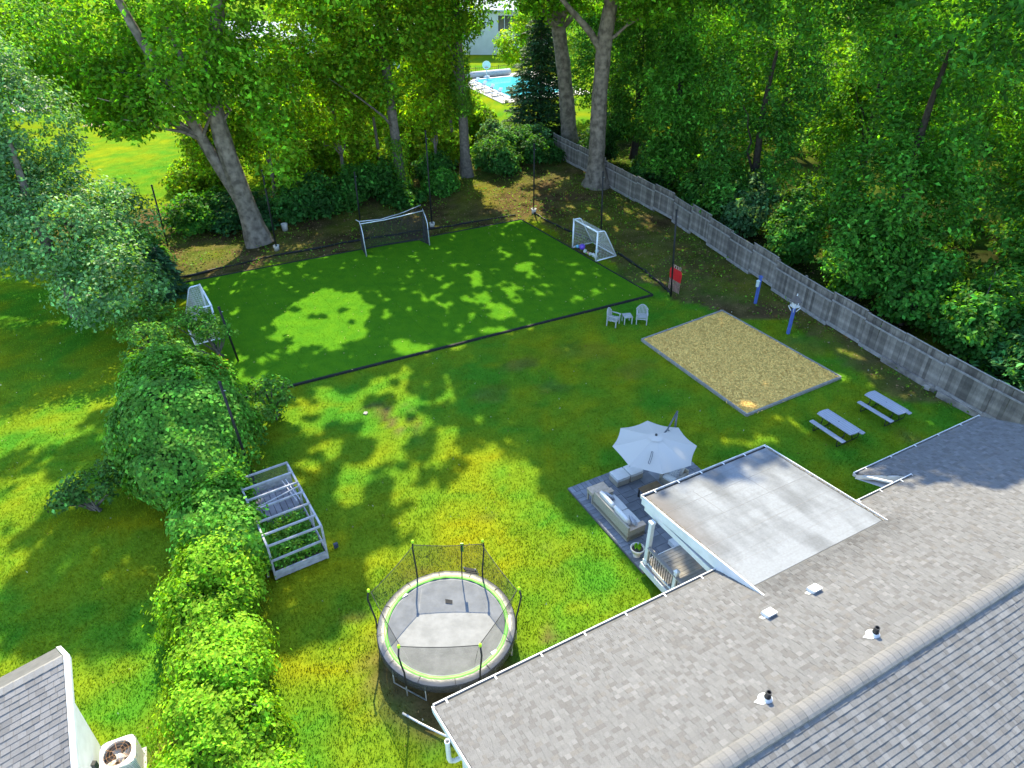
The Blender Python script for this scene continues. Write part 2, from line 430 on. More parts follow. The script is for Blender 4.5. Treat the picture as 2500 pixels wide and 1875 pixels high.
def slot_mat(s):
    side, u0, u1, v, lift, ti = s
    L = EXP + .03
    a = ang if side > 0 else -ang
    lapt = .016 / L        # tilt: butt lies on the course below
    # local frame: x = u, y = down slope, z = normal
    dn = Vector((0, math.cos(a), -math.sin(a))) if side > 0 else Vector((0, -math.cos(ang), -math.sin(ang)))
    nn = Vector((0, math.sin(ang), math.cos(ang))) if side > 0 else Vector((0, -math.sin(ang), math.cos(ang)))
    dn2 = (dn + nn * lapt).normalized(); nn2 = (nn - dn * lapt).normalized()
    xx = Vector((1, 0, 0)) if side > 0 else Vector((-1, 0, 0))
    base = Vector(((u0 + u1) / 2, v, rz_(v)))
    M = Matrix((xx, dn2, nn2)).transposed().to_4x4()
    M.translation = base + nn * (.006 + (.006 if lift else 0))
    return M, L
def tone_scale(s):
    u, v = (s[1] + s[2]) / 2, s[3]
    k = 1.0
    if s[0] > 0 and 9.2 < u < 16.4 and -2.6 < v < -1.0: k = 1 - max(0, min(1, (v + 2.5) / 1.1)) * max(0, min(1, (16.4 - u) / 1.2, (u - 9.2) / .6)) * random.uniform(.14, .34)  # darker tone upslope of the porch roof, fading at the edges
    if s[0] > 0 and -4.5 < v < -4.2: k *= .95
    return k
def shingle_geo(mb, w, L, th, M=None):
    x = w / 2 - .002
    ps = [(-x, -L, 0), (x, -L, 0), (x, 0, 0), (-x, 0, 0), (-x, -L, .004), (x, -L, .004), (x, 0, th), (-x, 0, th)]
    if M is not None: ps = [tuple(M @ Vector(p)) for p in ps]
    mb.add(ps, [(4, 5, 6, 7), (2, 3, 7, 6), (0, 4, 7, 3), (1, 2, 6, 5)])
# a slot's v is the butt edge: shingle runs up slope from it
slots.sort(key=slot_dist)
near = [s for s in slots if (s[0] < 0 and s[1] > 4.5) or (s[0] > 0 and s[1] > 1)]
chosen = set(id(s) for s in near[:290])
pool = {}
rest = MB()
for s in slots:
    M, L = slot_mat(s); w = s[2] - s[1]; k = tone_scale(s)
    if id(s) in chosen:
        key = (round(w, 2), s[5], round(k, 1))
        if key not in pool:
            m1 = MB(); m1.cur = tuple(c * k for c in TONES[s[5]]); shingle_geo(m1, w, L, .011); pool[key] = m1.mesh("shingle", shm)
        o = link("shingle", pool[key], roof); o.matrix_local = M
    else:
        rest.cur = tuple(c * k for c in TONES[s[5]]); shingle_geo(rest, w, L, .011, M)
o = part("shingle_field", rest, shm, roof); o["kind"] = "stuff"
# ridge cap: one bent piece after the other
capms = []
for t in ((.178, .172, .167), (.192, .185, .180), (.163, .157, .152), (.185, .178, .173)):
    m1 = MB(); m1.cur = t
    cs = [(-.21, -.075), (-.15, -.03), (-.06, .0), (0, .008), (.06, .0), (.15, -.03), (.21, -.075)]
    vs = []
    for x, dz in ((0, .009), (.235, 0.0)):
        vs += [(x, y, z + dz + .05) for y, z in cs]
    vs += [(0, y, z + .02) for y, z in cs] + [(0, -.21, -.1), (.235, -.21, -.12), (.235, .21, -.12), (0, .21, -.1)]
    n = 7
    m1.add(vs, [(i, i + 1, n + i + 1, n + i) for i in range(6)] + [(2 * n + i + 1, 2 * n + i, i, i + 1)[::-1] for i in range(6)] + [(0, n, 22, 21), (6, 24, 23, 13)])
    capms.append(m1.mesh("ridge_shingle", shm, False))
for i in range(int(25 / .2)):
    o = link("ridge_shingle", random.choice(capms), roof); o.location = (.02 + i * .2, -5.2 + random.uniform(-.004, .004), 5.02); o.rotation_euler = (0, 0, random.uniform(-.01, .01))
# rake boards of the gable end
mb = MB(); mb.beam((-.03, .1, 2.84), (-.03, -5.2, 4.86), .04, .2); part("rake_board", mb, white, house)
mb = MB(); mb.beam((-.03, -5.2, 4.86), (-.03, -11, 2.64), .04, .2); part("rake_board", mb, white, house)
mb = MB(); mb.add([(0, 0, 2.9), (0, -5.2, 4.9), (.45, -5.2, 4.9), (.45, 0, 2.9)], [(0, 1, 2, 3)]); part("soffit", mb, white, house)
mb = MB(); mb.box((9.3, -.22, 2.86), (18.6, .55, .02)); part("soffit", mb, white, house)
# gutters
def gutter(u0, u1, v, z, parent, straps, off=.35, step=1.42):
    g = MB(); g.box(((u0 + u1) / 2, v + .135, z - .055), (u1 - u0, .02, .13)); g.box(((u0 + u1) / 2, v + .13, z + .012), (u1 - u0, .035, .014))
    g.box((u0 + .01, v + .07, z - .06), (.02, .12, .12)); g.box((u1 - .01, v + .07, z - .06), (.02, .12, .12)); g.box(((u0 + u1) / 2, v + .06, z - .125), (u1 - u0, .14, .012))
    g = part("gutter", g, gutm, parent)
    i = MB(); i.box(((u0 + u1) / 2, v + .062, z - .085), (u1 - u0 - .06, .118, .03)); part("gutter_dark_strip", i, guti, g)  # dark brown strip laid along the gutter floor
    if straps:
        u = u0 + off
        while u < u1:
            m1 = MB(); m1.box((u, v + .06, z + .024), (.045, .15, .012)); part("gutter_strap", m1, white, g); u += step
gutter(0, 9.5, 0.0, 2.98, house, True); gutter(15.4, 18.75, 0.0, 2.98, house, True, .5, 1.1); gutter(17.6, 25.2, 1.4, rz_(1.4) - .02, house, True, .6)
# wing: fascia, soffit and downspout of the projecting eave
mb = MB(); mb.poly([(17.6, 1.4, rz_(1.4) - .03), (18.75, 0, 2.96), (18.75, 0, 2.7), (17.6, 1.4, rz_(1.4) - .22)], .03, (.77, .63, 0)); part("fascia", mb, white, house)
mb = MB(); mb.add([(17.6, 1.4, 2.26), (25.2, 1.4, 2.26), (25.2, -.4, 2.3), (18.6, -.4, 2.3)], [(0, 1, 2, 3)]); part("soffit", mb, white, house)
mb = MB(); mb.beam((17.75, 1.38, 2.38), (17.95, .25, 2.82), .09, .07); mb.beam((17.95, .25, 2.8), (18.0, -.45, 2.5), .09, .07); mb.beam((18.0, -.45, 2.5), (18.0, -.45, .1), .09, .07); part("downspout", mb, white, house)
# white box vents and plumbing stacks
for (u, v) in ((10.68, -2.4), (8.94, -2.4)):
    z = rz_(v)
    mb = MB(); mb.add([(u - .16, v + .16, z - .02), (u + .16, v + .16, z - .02), (u + .16, v - .1, z + .05), (u - .16, v - .1, z + .05), (u - .16, v + .14, z + .1), (u + .16, v + .14, z + .1), (u + .16, v - .12, z + .17), (u - .16, v - .12, z + .17), ],
                      [(4, 5, 6, 7), (0, 1, 5, 4), (1, 2, 6, 5), (2, 3, 7, 6), (3, 0, 4, 7)])
    ve = part("roof_vent", mb, white, house)
    mb = MB(); mb.add([(u - .3, v + .08, rz_(v + .08) + .022), (u + .17, v + .18, rz_(v + .18) + .022), (u + .17, v - .1, rz_(v - .1) + .022), (u - .26, v - .04, rz_(v - .04) + .022)], [(0, 1, 2, 3)]); part("flashing", mb, mat("vent_flash", (.55, .54, .52), (.45, .44, .42), rough=.5), ve)
for (u, v) in ((10.21, -4.5), (6.52, -4.5)):
    z = rz_(v)
    mb = MB(); mb.tube([(u, v, z - .02), (u, v, z + .3)], .065, 14, cap=False); mb.tube([(u, v, z + .3), (u, v, z + .05)], .05, 14, cap=False); mb.lathe([(.065, .3), (.05, .3)], 14, (u, v, z))
    mb.lathe([(.075, .16), (.075, .2)], 14, (u, v, z))
    ve = part("vent_pipe", mb, dark, house, True)
    mb = MB(); mb.lathe([(.2, -.03), (.14, .04), (.085, .12)], 16, (u, v, z)); mb.add([(u - .3, v + .1, rz_(v + .1) + .03), (u + .08, v + .16, rz_(v + .16) + .03), (u + .08, v - .05, rz_(v - .05) + .03), (u - .2, v - .08, rz_(v - .08) + .03)], [(0, 1, 2, 3)])
    part("flashing", mb, white, ve, True)
# open pvc pipe on the gable end
mb = MB(); u, v = -.13, -1.1
mb.tube([(u, v, 3.3), (u, v, 2.55), (u + .03, v, 2.4), (u + .15, v, 2.3), (u + .5, v, 2.28)], .06, 16, cap=False); mb.tube([(u, v, 3.3), (u, v, 3.0)], .048, 16, cap=False); mb.lathe([(.072, 0), (.072, .06), (.048, .06)], 16, (u, v, 3.25))
pp = part("gable_pipe", mb, white, house, True)
mb = MB(); mb.lathe([(.0, 0), (.048, 0)], 16, (u, v, 3.2)); part("pipe_opening", mb, guti, pp)

# ---------------------------------------------------------------- porch
def pz(v): return 2.92 + (3.8 - v) * (3.47 - 2.92) / 5.0
memb = bpy.data.materials.new("roof_membrane"); memb.use_nodes = True
N = memb.node_tree.nodes; L_ = memb.node_tree.links; b = N["Principled BSDF"]; b.inputs["Roughness"].default_value = .85
tcn = N.new("ShaderNodeTexCoord")
def nznode(sc, det, mapscale):
    mp = N.new("ShaderNodeMapping"); mp.inputs["Scale"].default_value = mapscale; L_.new(tcn.outputs["Object"], mp.inputs[0])
    q = N.new("ShaderNodeTexNoise"); q.inputs["Scale"].default_value = sc; q.inputs["Detail"].default_value = det; L_.new(mp.outputs[0], q.inputs["Vector"]); return q
n1 = nznode(.9, 6, (1.3, .5, 1)); n2 = nznode(14, 6, (1, 1, 1)); n3 = nznode(1.3, 4, (.35, 5.0, 1))
r1 = N.new("ShaderNodeValToRGB"); r1.color_ramp.elements[0].position = .36; r1.color_ramp.elements[0].color = (.125, .132, .142, 1); r1.color_ramp.elements[1].position = .56; r1.color_ramp.elements[1].color = (.205, .218, .235, 1)
L_.new(n1.outputs[0], r1.inputs[0])
r2 = N.new("ShaderNodeValToRGB"); r2.color_ramp.elements[0].position = .3; r2.color_ramp.elements[0].color = (.85, .84, .83, 1); r2.color_ramp.elements[1].position = .7; r2.color_ramp.elements[1].color = (1, 1, 1, 1); L_.new(n2.outputs[0], r2.inputs[0])
r3 = N.new("ShaderNodeValToRGB"); r3.color_ramp.elements[0].position = .33; r3.color_ramp.elements[0].color = (.9, .89, .88, 1); r3.color_ramp.elements[1].position = .5; r3.color_ramp.elements[1].color = (1, 1, 1, 1); L_.new(n3.outputs[0], r3.inputs[0])
def mul(a, c):
    q = N.new("ShaderNodeMix"); q.data_type = 'RGBA'; q.blend_type = 'MULTIPLY'; q.inputs[0].default_value = 1; L_.new(a, q.inputs[6]); L_.new(c, q.inputs[7]); return q.outputs[2]
base = mul(mul(r1.outputs[0], r2.outputs[0]), r3.outputs[0])
# brown water stain where puddles stood along the left edge and front corner
sx = N.new("ShaderNodeSeparateXYZ"); L_.new(tcn.outputs["Object"], sx.inputs[0])
n4 = nznode(.9, 5, (1, 1, 1))
ad = N.new("ShaderNodeMath"); ad.operation = 'MULTIPLY_ADD'; L_.new(n4.outputs[0], ad.inputs[0]); ad.inputs[1].default_value = -1.0; L_.new(sx.outputs[0], ad.inputs[2])
mr = N.new("ShaderNodeMapRange"); mr.inputs[1].default_value = 9.25; mr.inputs[2].default_value = 9.95; mr.inputs[3].default_value = .85; mr.inputs[4].default_value = 0.0; L_.new(ad.outputs[0], mr.inputs[0])
mr2 = N.new("ShaderNodeMapRange"); mr2.inputs[1].default_value = .2; mr2.inputs[2].default_value = 1.7; L_.new(sx.outputs[1], mr2.inputs[0])
pr = N.new("ShaderNodeMath"); pr.operation = 'MULTIPLY'; L_.new(mr.outputs[0], pr.inputs[0]); L_.new(mr2.outputs[0], pr.inputs[1])
q = N.new("ShaderNodeMix"); q.data_type = 'RGBA'; L_.new(pr.outputs[0], q.inputs[0]); L_.new(base, q.inputs[6]); q.inputs[7].default_value = (.105, .09, .082, 1)
L_.new(q.outputs[2], b.inputs["Base Color"])
PL, PR_ = 9.55, 15.35
mb = MB(); mb.add([(PL, -1.2, 3.475), (PR_, -1.2, 3.475), (PR_, 3.8, pz(3.8)), (PL, 3.8, pz(3.8)), (PL, -1.2, 3.42), (PR_, -1.2, 3.42), (PR_, 3.8, 2.85), (PL, 3.8, 2.85)], [(0, 3, 2, 1), (4, 5, 6, 7), (0, 1, 5, 4), (1, 2, 6, 5), (2, 3, 7, 6), (3, 0, 4, 7)])
proof = part("porch_roof", mb, memb, house, label="flat porch roof of stained pale membrane")
lapm = mat("membrane_seam", (.19, .185, .18), (.22, .215, .21), rough=.9, scale=8)
for v in (2.75, 1.75, .75, -.25):
    mb = MB(); mb.beam((PL + .05, v, pz(v) + .003), (PR_ - .05, v + random.uniform(-.02, .02), pz(v) + .003), .012, .006); part("seam", mb, lapm, proof)
for u in (11.2, 13.3): 
    mb = MB(); mb.beam((u, 3.2, pz(3.2) + .003), (u + .1, 1.6, pz(1.6) + .003), .012, .006); part("seam", mb, lapm, proof)
trimd = mat("edge_debris", (.07, .06, .045), (.2, .18, .15), rough=.95, scale=12)
for u in (PL + .04, PR_ - .04):
    mb = MB(); mb.beam((u + (-.07 if u < 12 else .07), 3.85, pz(3.85) + .02), (u + (-.07 if u < 12 else .07), -1.3, pz(-1.3) + .02), .03, .05); part("edge_trim", mb, white, proof)
    mb = MB()
    for k in range(26):
        v = 3.7 - k * .19; mb.beam((u + random.uniform(-.015, .02), v, pz(v) + .012), (u + random.uniform(-.015, .02), v - .2, pz(v - .2) + .012), random.uniform(.03, .075), .025)
    part("leaf_debris", mb, trimd, proof)
gutter(PL - .05, PR_ + .05, 3.8, 2.93, proof, True, .55, 1.05)
# sloping side fascia and beam of the porch, left and right
for u, s in ((PL - .06, 1), (PR_ + .06, -1)):
    mb = MB(); mb.poly([(u, 3.84, 2.9), (u, -1.75 if s > 0 else -1.15, 3.68 if s > 0 else 3.46), (u, -.1, 2.98), (u, 3.84, 2.62)], .05, (s, 0, 0)); part("side_fascia", mb, white, proof)
    mb = MB(); mb.beam((u + s * .12, 3.7, 2.52), (u + s * .12, -.3, 2.62), .14, .22); part("side_beam", mb, white, proof)
mb = MB(); mb.add([(PL, 3.8, 2.62), (PR_, 3.8, 2.62), (PR_, -.4, 2.7), (PL, -.4, 2.7)], [(0, 1, 2, 3)]); part("porch_ceiling", mb, white, proof)
mb = MB(); mb.box(((PL + PR_) / 2, 3.72, 2.73), (PR_ - PL, .05, .22)); part("front_fascia", mb, white, proof)
# posts
for u in (9.35, 15.2):
    mb = MB(); mb.box((u, 3.02, 1.5), (.15, .15, 2.05)); mb.box((u, 3.02, .58), (.2, .2, .16)); mb.box((u, 3.02, 2.48), (.19, .19, .1)); part("porch_post", mb, white, house)
# deck of boards
deckm = mat("deck_board", (.36, .33, .30), (.30, .275, .25), rough=.8, scale=3, vary=.08)
dk = MB(); dk.box((12.1, 1.35, .42), (5.7, 3.6, .06)); dk = part("deck", dk, guti, house)
for k in range(25):
    v = 3.02 - k * .143
    mb = MB(); mb.box((12.1, v, .475), (5.76, .133, .03)); part("deck_board", mb, deckm, dk)
mb = MB(); mb.box((9.2, 1.35, .36), (.04, 3.56, .26)); part("deck_skirt", mb, white, dk)
mb = MB(); mb.box((12.1, 3.13, .36), (5.84, .04, .26)); part("deck_skirt", mb, white, dk)
mb = MB(); mb.box((12.1, 3.4, .2), (2.4, .5, .2)); part("step", mb, white, dk)
# railing
rl = MB(); rl.box((9.3, 1.75, 1.36), (.13, 2.4, .035)); rl = part("railing", rl, mat("rail_top", (.30, .27, .25), (.25, .225, .205), rough=.6), house)
mb = MB(); mb.box((9.3, 1.75, 1.3), (.05, 2.4, .06)); mb.box((9.3, 1.75, .6), (.05, 2.4, .06)); part("rail", mb, white, rl)
for k in range(20):
    mb = MB(); mb.box((9.3, 2.88 - k * .115, .95), (.018, .018, .66)); part("baluster", mb, dark, rl)
mb = MB(); mb.box((9.33, 1.5, 1.0), (.13, .13, 1.05)); mb.box((9.33, 1.5, 1.55), (.17, .17, .05)); mb.add([(9.245, 1.415, 1.575), (9.415, 1.415, 1.575), (9.415, 1.585, 1.575), (9.245, 1.585, 1.575), (9.33, 1.5, 1.65)], [(0, 1, 4), (1, 2, 4), (2, 3, 4), (3, 0, 4)]); part("railing_post", mb, white, rl)

# loose drain pipe at the corner
mb = MB(); a = uv(-.55, 1.0); 
mb.tube([(-3.25, 12.05, .12), (-2.7, 11.75, .1), (-2.1, 11.45, .1), (-1.2, 11.05, .1)], .035, 10)
single("drain_pipe", mb, mat("galv", (.55, .55, .56), (.45, .45, .47), rough=.35, metal=.4), "thin pale drain pipe lying on the ground under the trampoline edge", "pipe", smooth=True)

# ---------------------------------------------------------------- patio
pvm = mat("bluestone", (.155, .165, .185), (.20, .21, .235), rough=.75, scale=2.5, bump=.25, bscale=30, vary=.22, spec=.3)
jm = mat("joint_sand", (.09, .09, .09), (.13, .125, .12), rough=.95, scale=20)
mb = MB(Matrix.Translation((GX, GY, 0)) @ Matrix.Rotation(HA, 4, 'Z')); mb.box((12.08, 5.55, .0), (5.66, 5.1, .06))
patio = struct("patio", mb, jm, label="blue-grey paved patio beside the porch")
ppool = {}
def paver(u0, u1, v0, v1):
    w, d = round(u1 - u0 - .012, 3), round(v1 - v0 - .012, 3)
    if (w, d) not in ppool:
        m1 = MB(); x, y = w / 2, d / 2; e = .006
        m1.add([(-x, -y, 0), (x, -y, 0), (x, y, 0), (-x, y, 0), (-x, -y, .024), (x, -y, .024), (x, y, .024), (-x, y, .024), (-x + e, -y + e, .03), (x - e, -y + e, .03), (x - e, y - e, .03), (-x + e, y - e, .03)],
               [(8, 9, 10, 11), (0, 1, 5, 4), (1, 2, 6, 5), (2, 3, 7, 6), (3, 0, 4, 7), (4, 5, 9, 8), (5, 6, 10, 9), (6, 7, 11, 10), (7, 4, 8, 11)]); ppool[(w, d)] = m1.mesh("paver", pvm)
    o = link("paver", ppool[(w, d)], patio); c = uv((u0 + u1) / 2, (v0 + v1) / 2); o.location = (*c, .028 + random.uniform(0, .004)); o.rotation_euler = (0, 0, HA)
U0, U1, V0, V1 = 9.27, 14.9, 3.15, 8.1
k = U0
while k < U1 - .05: paver(k, min(k + .2, U1), V1 - .36, V1); k += .2
k = V0
while k < V1 - .4: paver(U0, U0 + .36, k, min(k + .2, V1 - .36)); paver(U1 - .36, U1, k, min(k + .2, V1 - .36)); k += .2
v = V0
while v < V1 - .4:
    h = min(random.choice((.3, .45, .6)), V1 - .36 - v)
    if V1 - .36 - (v + h) < .15: h = V1 - .36 - v
    u = U0 + .36
    while u < U1 - .37:
        w = min(random.choice((.45, .6, .6, .75, .9)), U1 - .36 - u)
        if U1 - .36 - (u + w) < .2: w = U1 - .36 - u
        if h > .55 and random.random() < .5: paver(u, u + w, v, v + h / 2); paver(u, u + w, v + h / 2, v + h)
        else: paver(u, u + w, v, v + h)
        u += w
    v += h

# ---------------------------------------------------------------- patio furniture
wick = mat("wicker", (.40, .355, .285), (.30, .265, .21), rough=.7, scale=26, bump=.8, bscale=60)
cush = mat("cushion_fabric", (.62, .61, .59), (.56, .55, .54), rough=.9, scale=5, bump=.15, bscale=120)
wtop = mat("wood_slab", (.55, .42, .31), (.45, .335, .24), rough=.6, scale=9)
brownm = mat("brown_top", (.16, .10, .055), (.21, .135, .075), rough=.55, scale=5)
def pattern(name):
    m = bpy.data.materials.new(name); m.use_nodes = True; N = m.node_tree.nodes; L = m.node_tree.links
    t = N.new("ShaderNodeTexCoord"); br = N.new("ShaderNodeTexBrick"); br.inputs["Scale"].default_value = 9
    br.inputs["Color1"].default_value = (.62, .62, .62, 1); br.inputs["Color2"].default_value = (.45, .46, .5, 1); br.inputs["Mortar"].default_value = (.16, .19, .25, 1); br.inputs["Mortar Size"].default_value = .045
    L.new(t.outputs["Object"], br.inputs["Vector"]); L.new(br.outputs[0], N["Principled BSDF"].inputs["Base Color"]); N["Principled BSDF"].inputs["Roughness"].default_value = .9
    return m
patm = pattern("patterned_fabric")
def soft(mb, c, d, rz=0, tilt=0, axis='Y', puff=.18):
    # a stuffed cushion: a pillowed box
    n = 6; M = Matrix.Translation(c) @ Matrix.Rotation(rz, 4, 'Z') @ Matrix.Rotation(tilt, 4, axis)
    for sgn in (1, -1):
        def f(a, b_, sgn=sgn):
            x = (a - .5) * d[0]; y = (b_ - .5) * d[1]
            e = (1 - (2 * a - 1) ** 6) * (1 - (2 * b_ - 1) ** 6)
            sh = 1 - .04 * ((2 * a - 1) ** 2 * (2 * b_ - 1) ** 2)
            z = sgn * d[2] / 2 * (1 - puff + puff * e if e > .02 else 1 - puff * 2.5)
            return tuple(M @ Vector((x * sh, y * sh, z)))
        s0 = len(mb.v); mb.grid(f, n, n)
    # side walls
    def ring(sgn):
        out = []
        for a, b_ in [(i / n, 0) for i in range(n)] + [(1, i / n) for i in range(n)] + [(1 - i / n, 1) for i in range(n)] + [(0, 1 - i / n) for i in range(n)]:
            sh = 1 - .04 * ((2 * a - 1) ** 2 * (2 * b_ - 1) ** 2)
            out.append(tuple(M @ Vector(((a - .5) * d[0] * sh, (b_ - .5) * d[1] * sh, sgn * d[2] / 2 * (1 - puff * 2.5)))))
        return out
    t, bt = ring(1), ring(-1); m = len(t)
    mb.add(t + bt, [(i, (i + 1) % m, (i + 1) % m + m, i + m) for i in range(m)])
    return mb
# sofa: back along v, faces +u
so = thing("sofa", "long beige wicker sofa with pale cushions on the patio", "sofa", (*uv(10.0, 5.6), .058), HA)
mb = MB(); mb.box((0, 0, .17), (.84, 2.3, .26)); part("base", mb, wick, so, bevel=.02)
mb = MB(); mb.box((-.37, 0, .44), (.1, 2.3, .62)); part("back", mb, wick, so, bevel=.02)
for s in (-1, 1):
    mb = MB(); mb.box((.05, s * 1.05, .32), (.74, .2, .48)); ar = part("arm", mb, wick, so, bevel=.02)
    mb = MB(); mb.box((.04, s * 1.05, .575), (.78, .23, .03)); part("arm_top", mb, wtop, ar)
for y in (-.47, .47):
    mb = MB(); soft(mb, (.1, y, .38), (.7, .92, .17)); part("seat_cushion", mb, cush, so, True)
    mb = MB(); soft(mb, (-.2, y, .68), (.5, .9, .2), 0, R(72)); part("back_cushion", mb, cush, so, True)
for y, a in ((.78, .3), (-.85, -.25)):
    mb = MB(); soft(mb, (.08, y, .6), (.46, .46, .14), a, R(52), puff=.3)
    tag(link("throw_pillow", mb.mesh("throw_pillow", patm, True), None, (*uv(10.0, 5.6), .058), HA), "patterned throw pillow at the %s end of the long patio sofa" % ("lawn" if y > 0 else "porch"), "pillow", "throw pillows on the patio")
# wicker end table
et = thing("end_table", "small wicker end table standing at the lawn end of the sofa", "table", (*uv(9.97, 7.0), .058), HA)
mb = MB(); mb.box((0, 0, .56), (.8, .44, .05)); part("table_top", mb, wtop, et, bevel=.01)
mb = MB(); mb.box((0, 0, .45), (.76, .4, .16)); part("apron", mb, wick, et)
for x in (-.34, .34):
    for y in (-.16, .16): mb = MB(); mb.box((x, y, .2), (.06, .06, .4)); part("leg", mb, wick, et)
for i, (u, lb) in enumerate(((11.35, "square wicker ottoman with pale cushion nearer the sofa"), (12.03, "square wicker ottoman with pale cushion further from the sofa"))):
    ot = thing("ottoman", lb, "ottoman", (*uv(u, 7.4), .058), HA, "ottomans on the patio")
    mb = MB(); mb.box((0, 0, .17), (.62, .6, .26)); part("base", mb, wick, ot, bevel=.015)
    mb = MB(); soft(mb, (0, 0, .38), (.64, .62, .17), puff=.1); part("cushion", mb, cush, ot, True)
def armchair(u, v, rz, label):
    ch = thing("armchair", label, "armchair", (*uv(u, v), .058), HA + rz, "wicker armchairs on the patio")
    mb = MB(); mb.box((0, 0, .17), (.82, .86, .26)); part("base", mb, wick, ch, bevel=.02)
    mb = MB(); mb.box((-.36, 0, .42), (.1, .86, .58)); part("back", mb, wick, ch, bevel=.02)
    for s in (-1, 1):
        mb = MB(); mb.box((.05, s * .36, .32), (.72, .13, .48)); part("arm", mb, wick, ch, bevel=.02)
    mb = MB(); soft(mb, (.08, 0, .38), (.66, .58, .17)); part("seat_cushion", mb, cush, ch, True)
    mb = MB(); soft(mb, (-.22, 0, .66), (.5, .56, .18), 0, R(70)); part("back_cushion", mb, cush, ch, True)
    mb = MB(); soft(mb, (.02, .02, .64), (.42, .42, .13), .2, R(55), puff=.3)
    tag(link("throw_pillow", mb.mesh("throw_pillow", patm, True), None, (*uv(u, v), .058), HA + rz), "patterned throw pillow on the wicker armchair under the parasol", "pillow", "throw pillows on the patio")
armchair(13.3, 6.3, R(195), "wicker armchair with pale cushions half hidden under the parasol")
ct = thing("coffee_table", "low coffee table with dark brown top in the middle of the patio", "table", (*uv(11.95, 5.6), .058), HA)
mb = MB(); mb.box((0, 0, .44), (.95, 1.45, .04)); part("table_top", mb, brownm, ct, bevel=.008)
mb = MB(); mb.box((0, 0, .465), (.5, .8, .012)); part("table_inset", mb, mat("inset", (.22, .15, .085), (.18, .12, .07), rough=.5), ct)
for x in (-.44, .44):
    for y in (-.68, .68): mb = MB(); mb.box((x, y, .21), (.05, .05, .42)); part("leg", mb, dark, ct)
mb = MB(); mb.box((.1, -.25, .2), (.6, .8, .36)); part("gas_tank_cover", mb, wick, ct)
# parasol
um = thing("parasol", "large pale octagonal cantilever parasol over the patio", "parasol", (*uv(12.2, 6.5), .058), HA)
canm = leafmat("canvas", trans=.25, rough=.9, spec=.1, tcol=(1, 1, .95))
def canv(k): return (.62, .62, .60) if k else (.6, .6, .585)
RC, ZE, ZT, PH = 1.68, 2.22, 2.74, R(17)
for k in range(8):
    mb = MB(); a0 = PH + k * math.pi / 4; a1 = a0 + math.pi / 4
    kk = random.uniform(.95, 1.04); mb.cur = tuple(c * kk for c in (.56, .535, .50))
    n = 6
    def f(s, t):
        r = RC * (.12 + .88 * t); p0 = Vector((math.cos(a0), math.sin(a0), 0)); p1 = Vector((math.cos(a1), math.sin(a1), 0))
        p = (p0 * (1 - s) + p1 * s) * r; sag = -.05 * math.sin(math.pi * s) * t - .03 * math.sin(math.pi * t)
        pull = 1 - .035 * math.sin(math.pi * s) * t
        return (p.x * pull, p.y * pull, ZT - (ZT - ZE) * (.12 + .88 * t) + sag)
    mb.grid(f, n, n); part("canopy_panel", mb, canm, um, True)
mb = MB(); mb.cur = (.56, .535, .50)
def f(s, t):
    r = .3 * t; a = 2 * math.pi * s; return (r * math.cos(a), r * math.sin(a), ZT + .04 - .1 * t)
mb.grid(f, 16, 3); part("vent_cap", mb, canm, um, True)
mb = MB(); mb.lathe([(.0, .09), (.045, .085), (.055, .02), (.055, -.02)], 12, (0, 0, ZT)); part("finial", mb, dark, um, True)
greym = mat("umbrella_metal", (.05, .06, .075), (.07, .08, .09), rough=.35, spec=.6)
for k in range(8):
    a = PH + k * math.pi / 4
    mb = MB(); mb.beam((0, 0, ZT - .16), (RC * .97 * math.cos(a), RC * .97 * math.sin(a), ZE - .05), .02, .03); part("rib", mb, greym, um)
mp_ = (1.68, .72)
mb = MB(); mb.tube([(mp_[0], mp_[1], .05), (mp_[0] - .04, mp_[1] - .02, 1.6), (mp_[0] - .16, mp_[1] - .1, 3.0)], [.05, .05, .04], 10); part("mast", mb, greym, um, True)
mb = MB(); mb.tube([(mp_[0] - .16, mp_[1] - .1, 2.98), (.85, .32, 2.52), (.0, 0, 2.3)], .035, 10); part("arm", mb, greym, um, True)
mb = MB(); mb.tube([(mp_[0] - .05, mp_[1] - .03, 1.75), (.9, .34, 2.47)], .025, 8); part("strut", mb, greym, um, True)
mb = MB(); mb.box((mp_[0], mp_[1], .03), (.95, .95, .06)); part("base", mb, greym, um)
mb = MB(); a = PH + 4 * math.pi / 4 + .35
mb.tube([(-.5 + .02 * i, -.86 + .1 * abs(i - 4) * -1 * .3, ZT - .3) for i in range(2)], .012, 6)
mb = MB(); mb.tube([(-.55, -.55, 2.53), (-.72, -.72, 2.47), (-.98, -.92, 2.37), (-1.0, -.86, 2.38), (-.75, -.66, 2.47), (-.58, -.5, 2.53), (-.55, -.55, 2.53)], .012, 6); part("tie_strap", mb, greym, um)
# potted plant
pot = thing("planter", "white round urn with a small green plant beside the porch post", "planter", (4.62, 18.3, 0.0), 0)
mb = MB(); mb.lathe([(.0, 0), (.16, 0), (.16, .04), (.1, .1), (.2, .26), (.25, .4), (.27, .42), (.27, .46), (.23, .46), (.21, .4), (.0, .39)], 20); part("urn", mb, mat("urn_stone", (.62, .58, .5), (.55, .5, .43), rough=.8, scale=6), pot, True)
mb = MB(); mb.lathe([(.0, .405), (.215, .405)], 16); part("soil", mb, guti, pot)

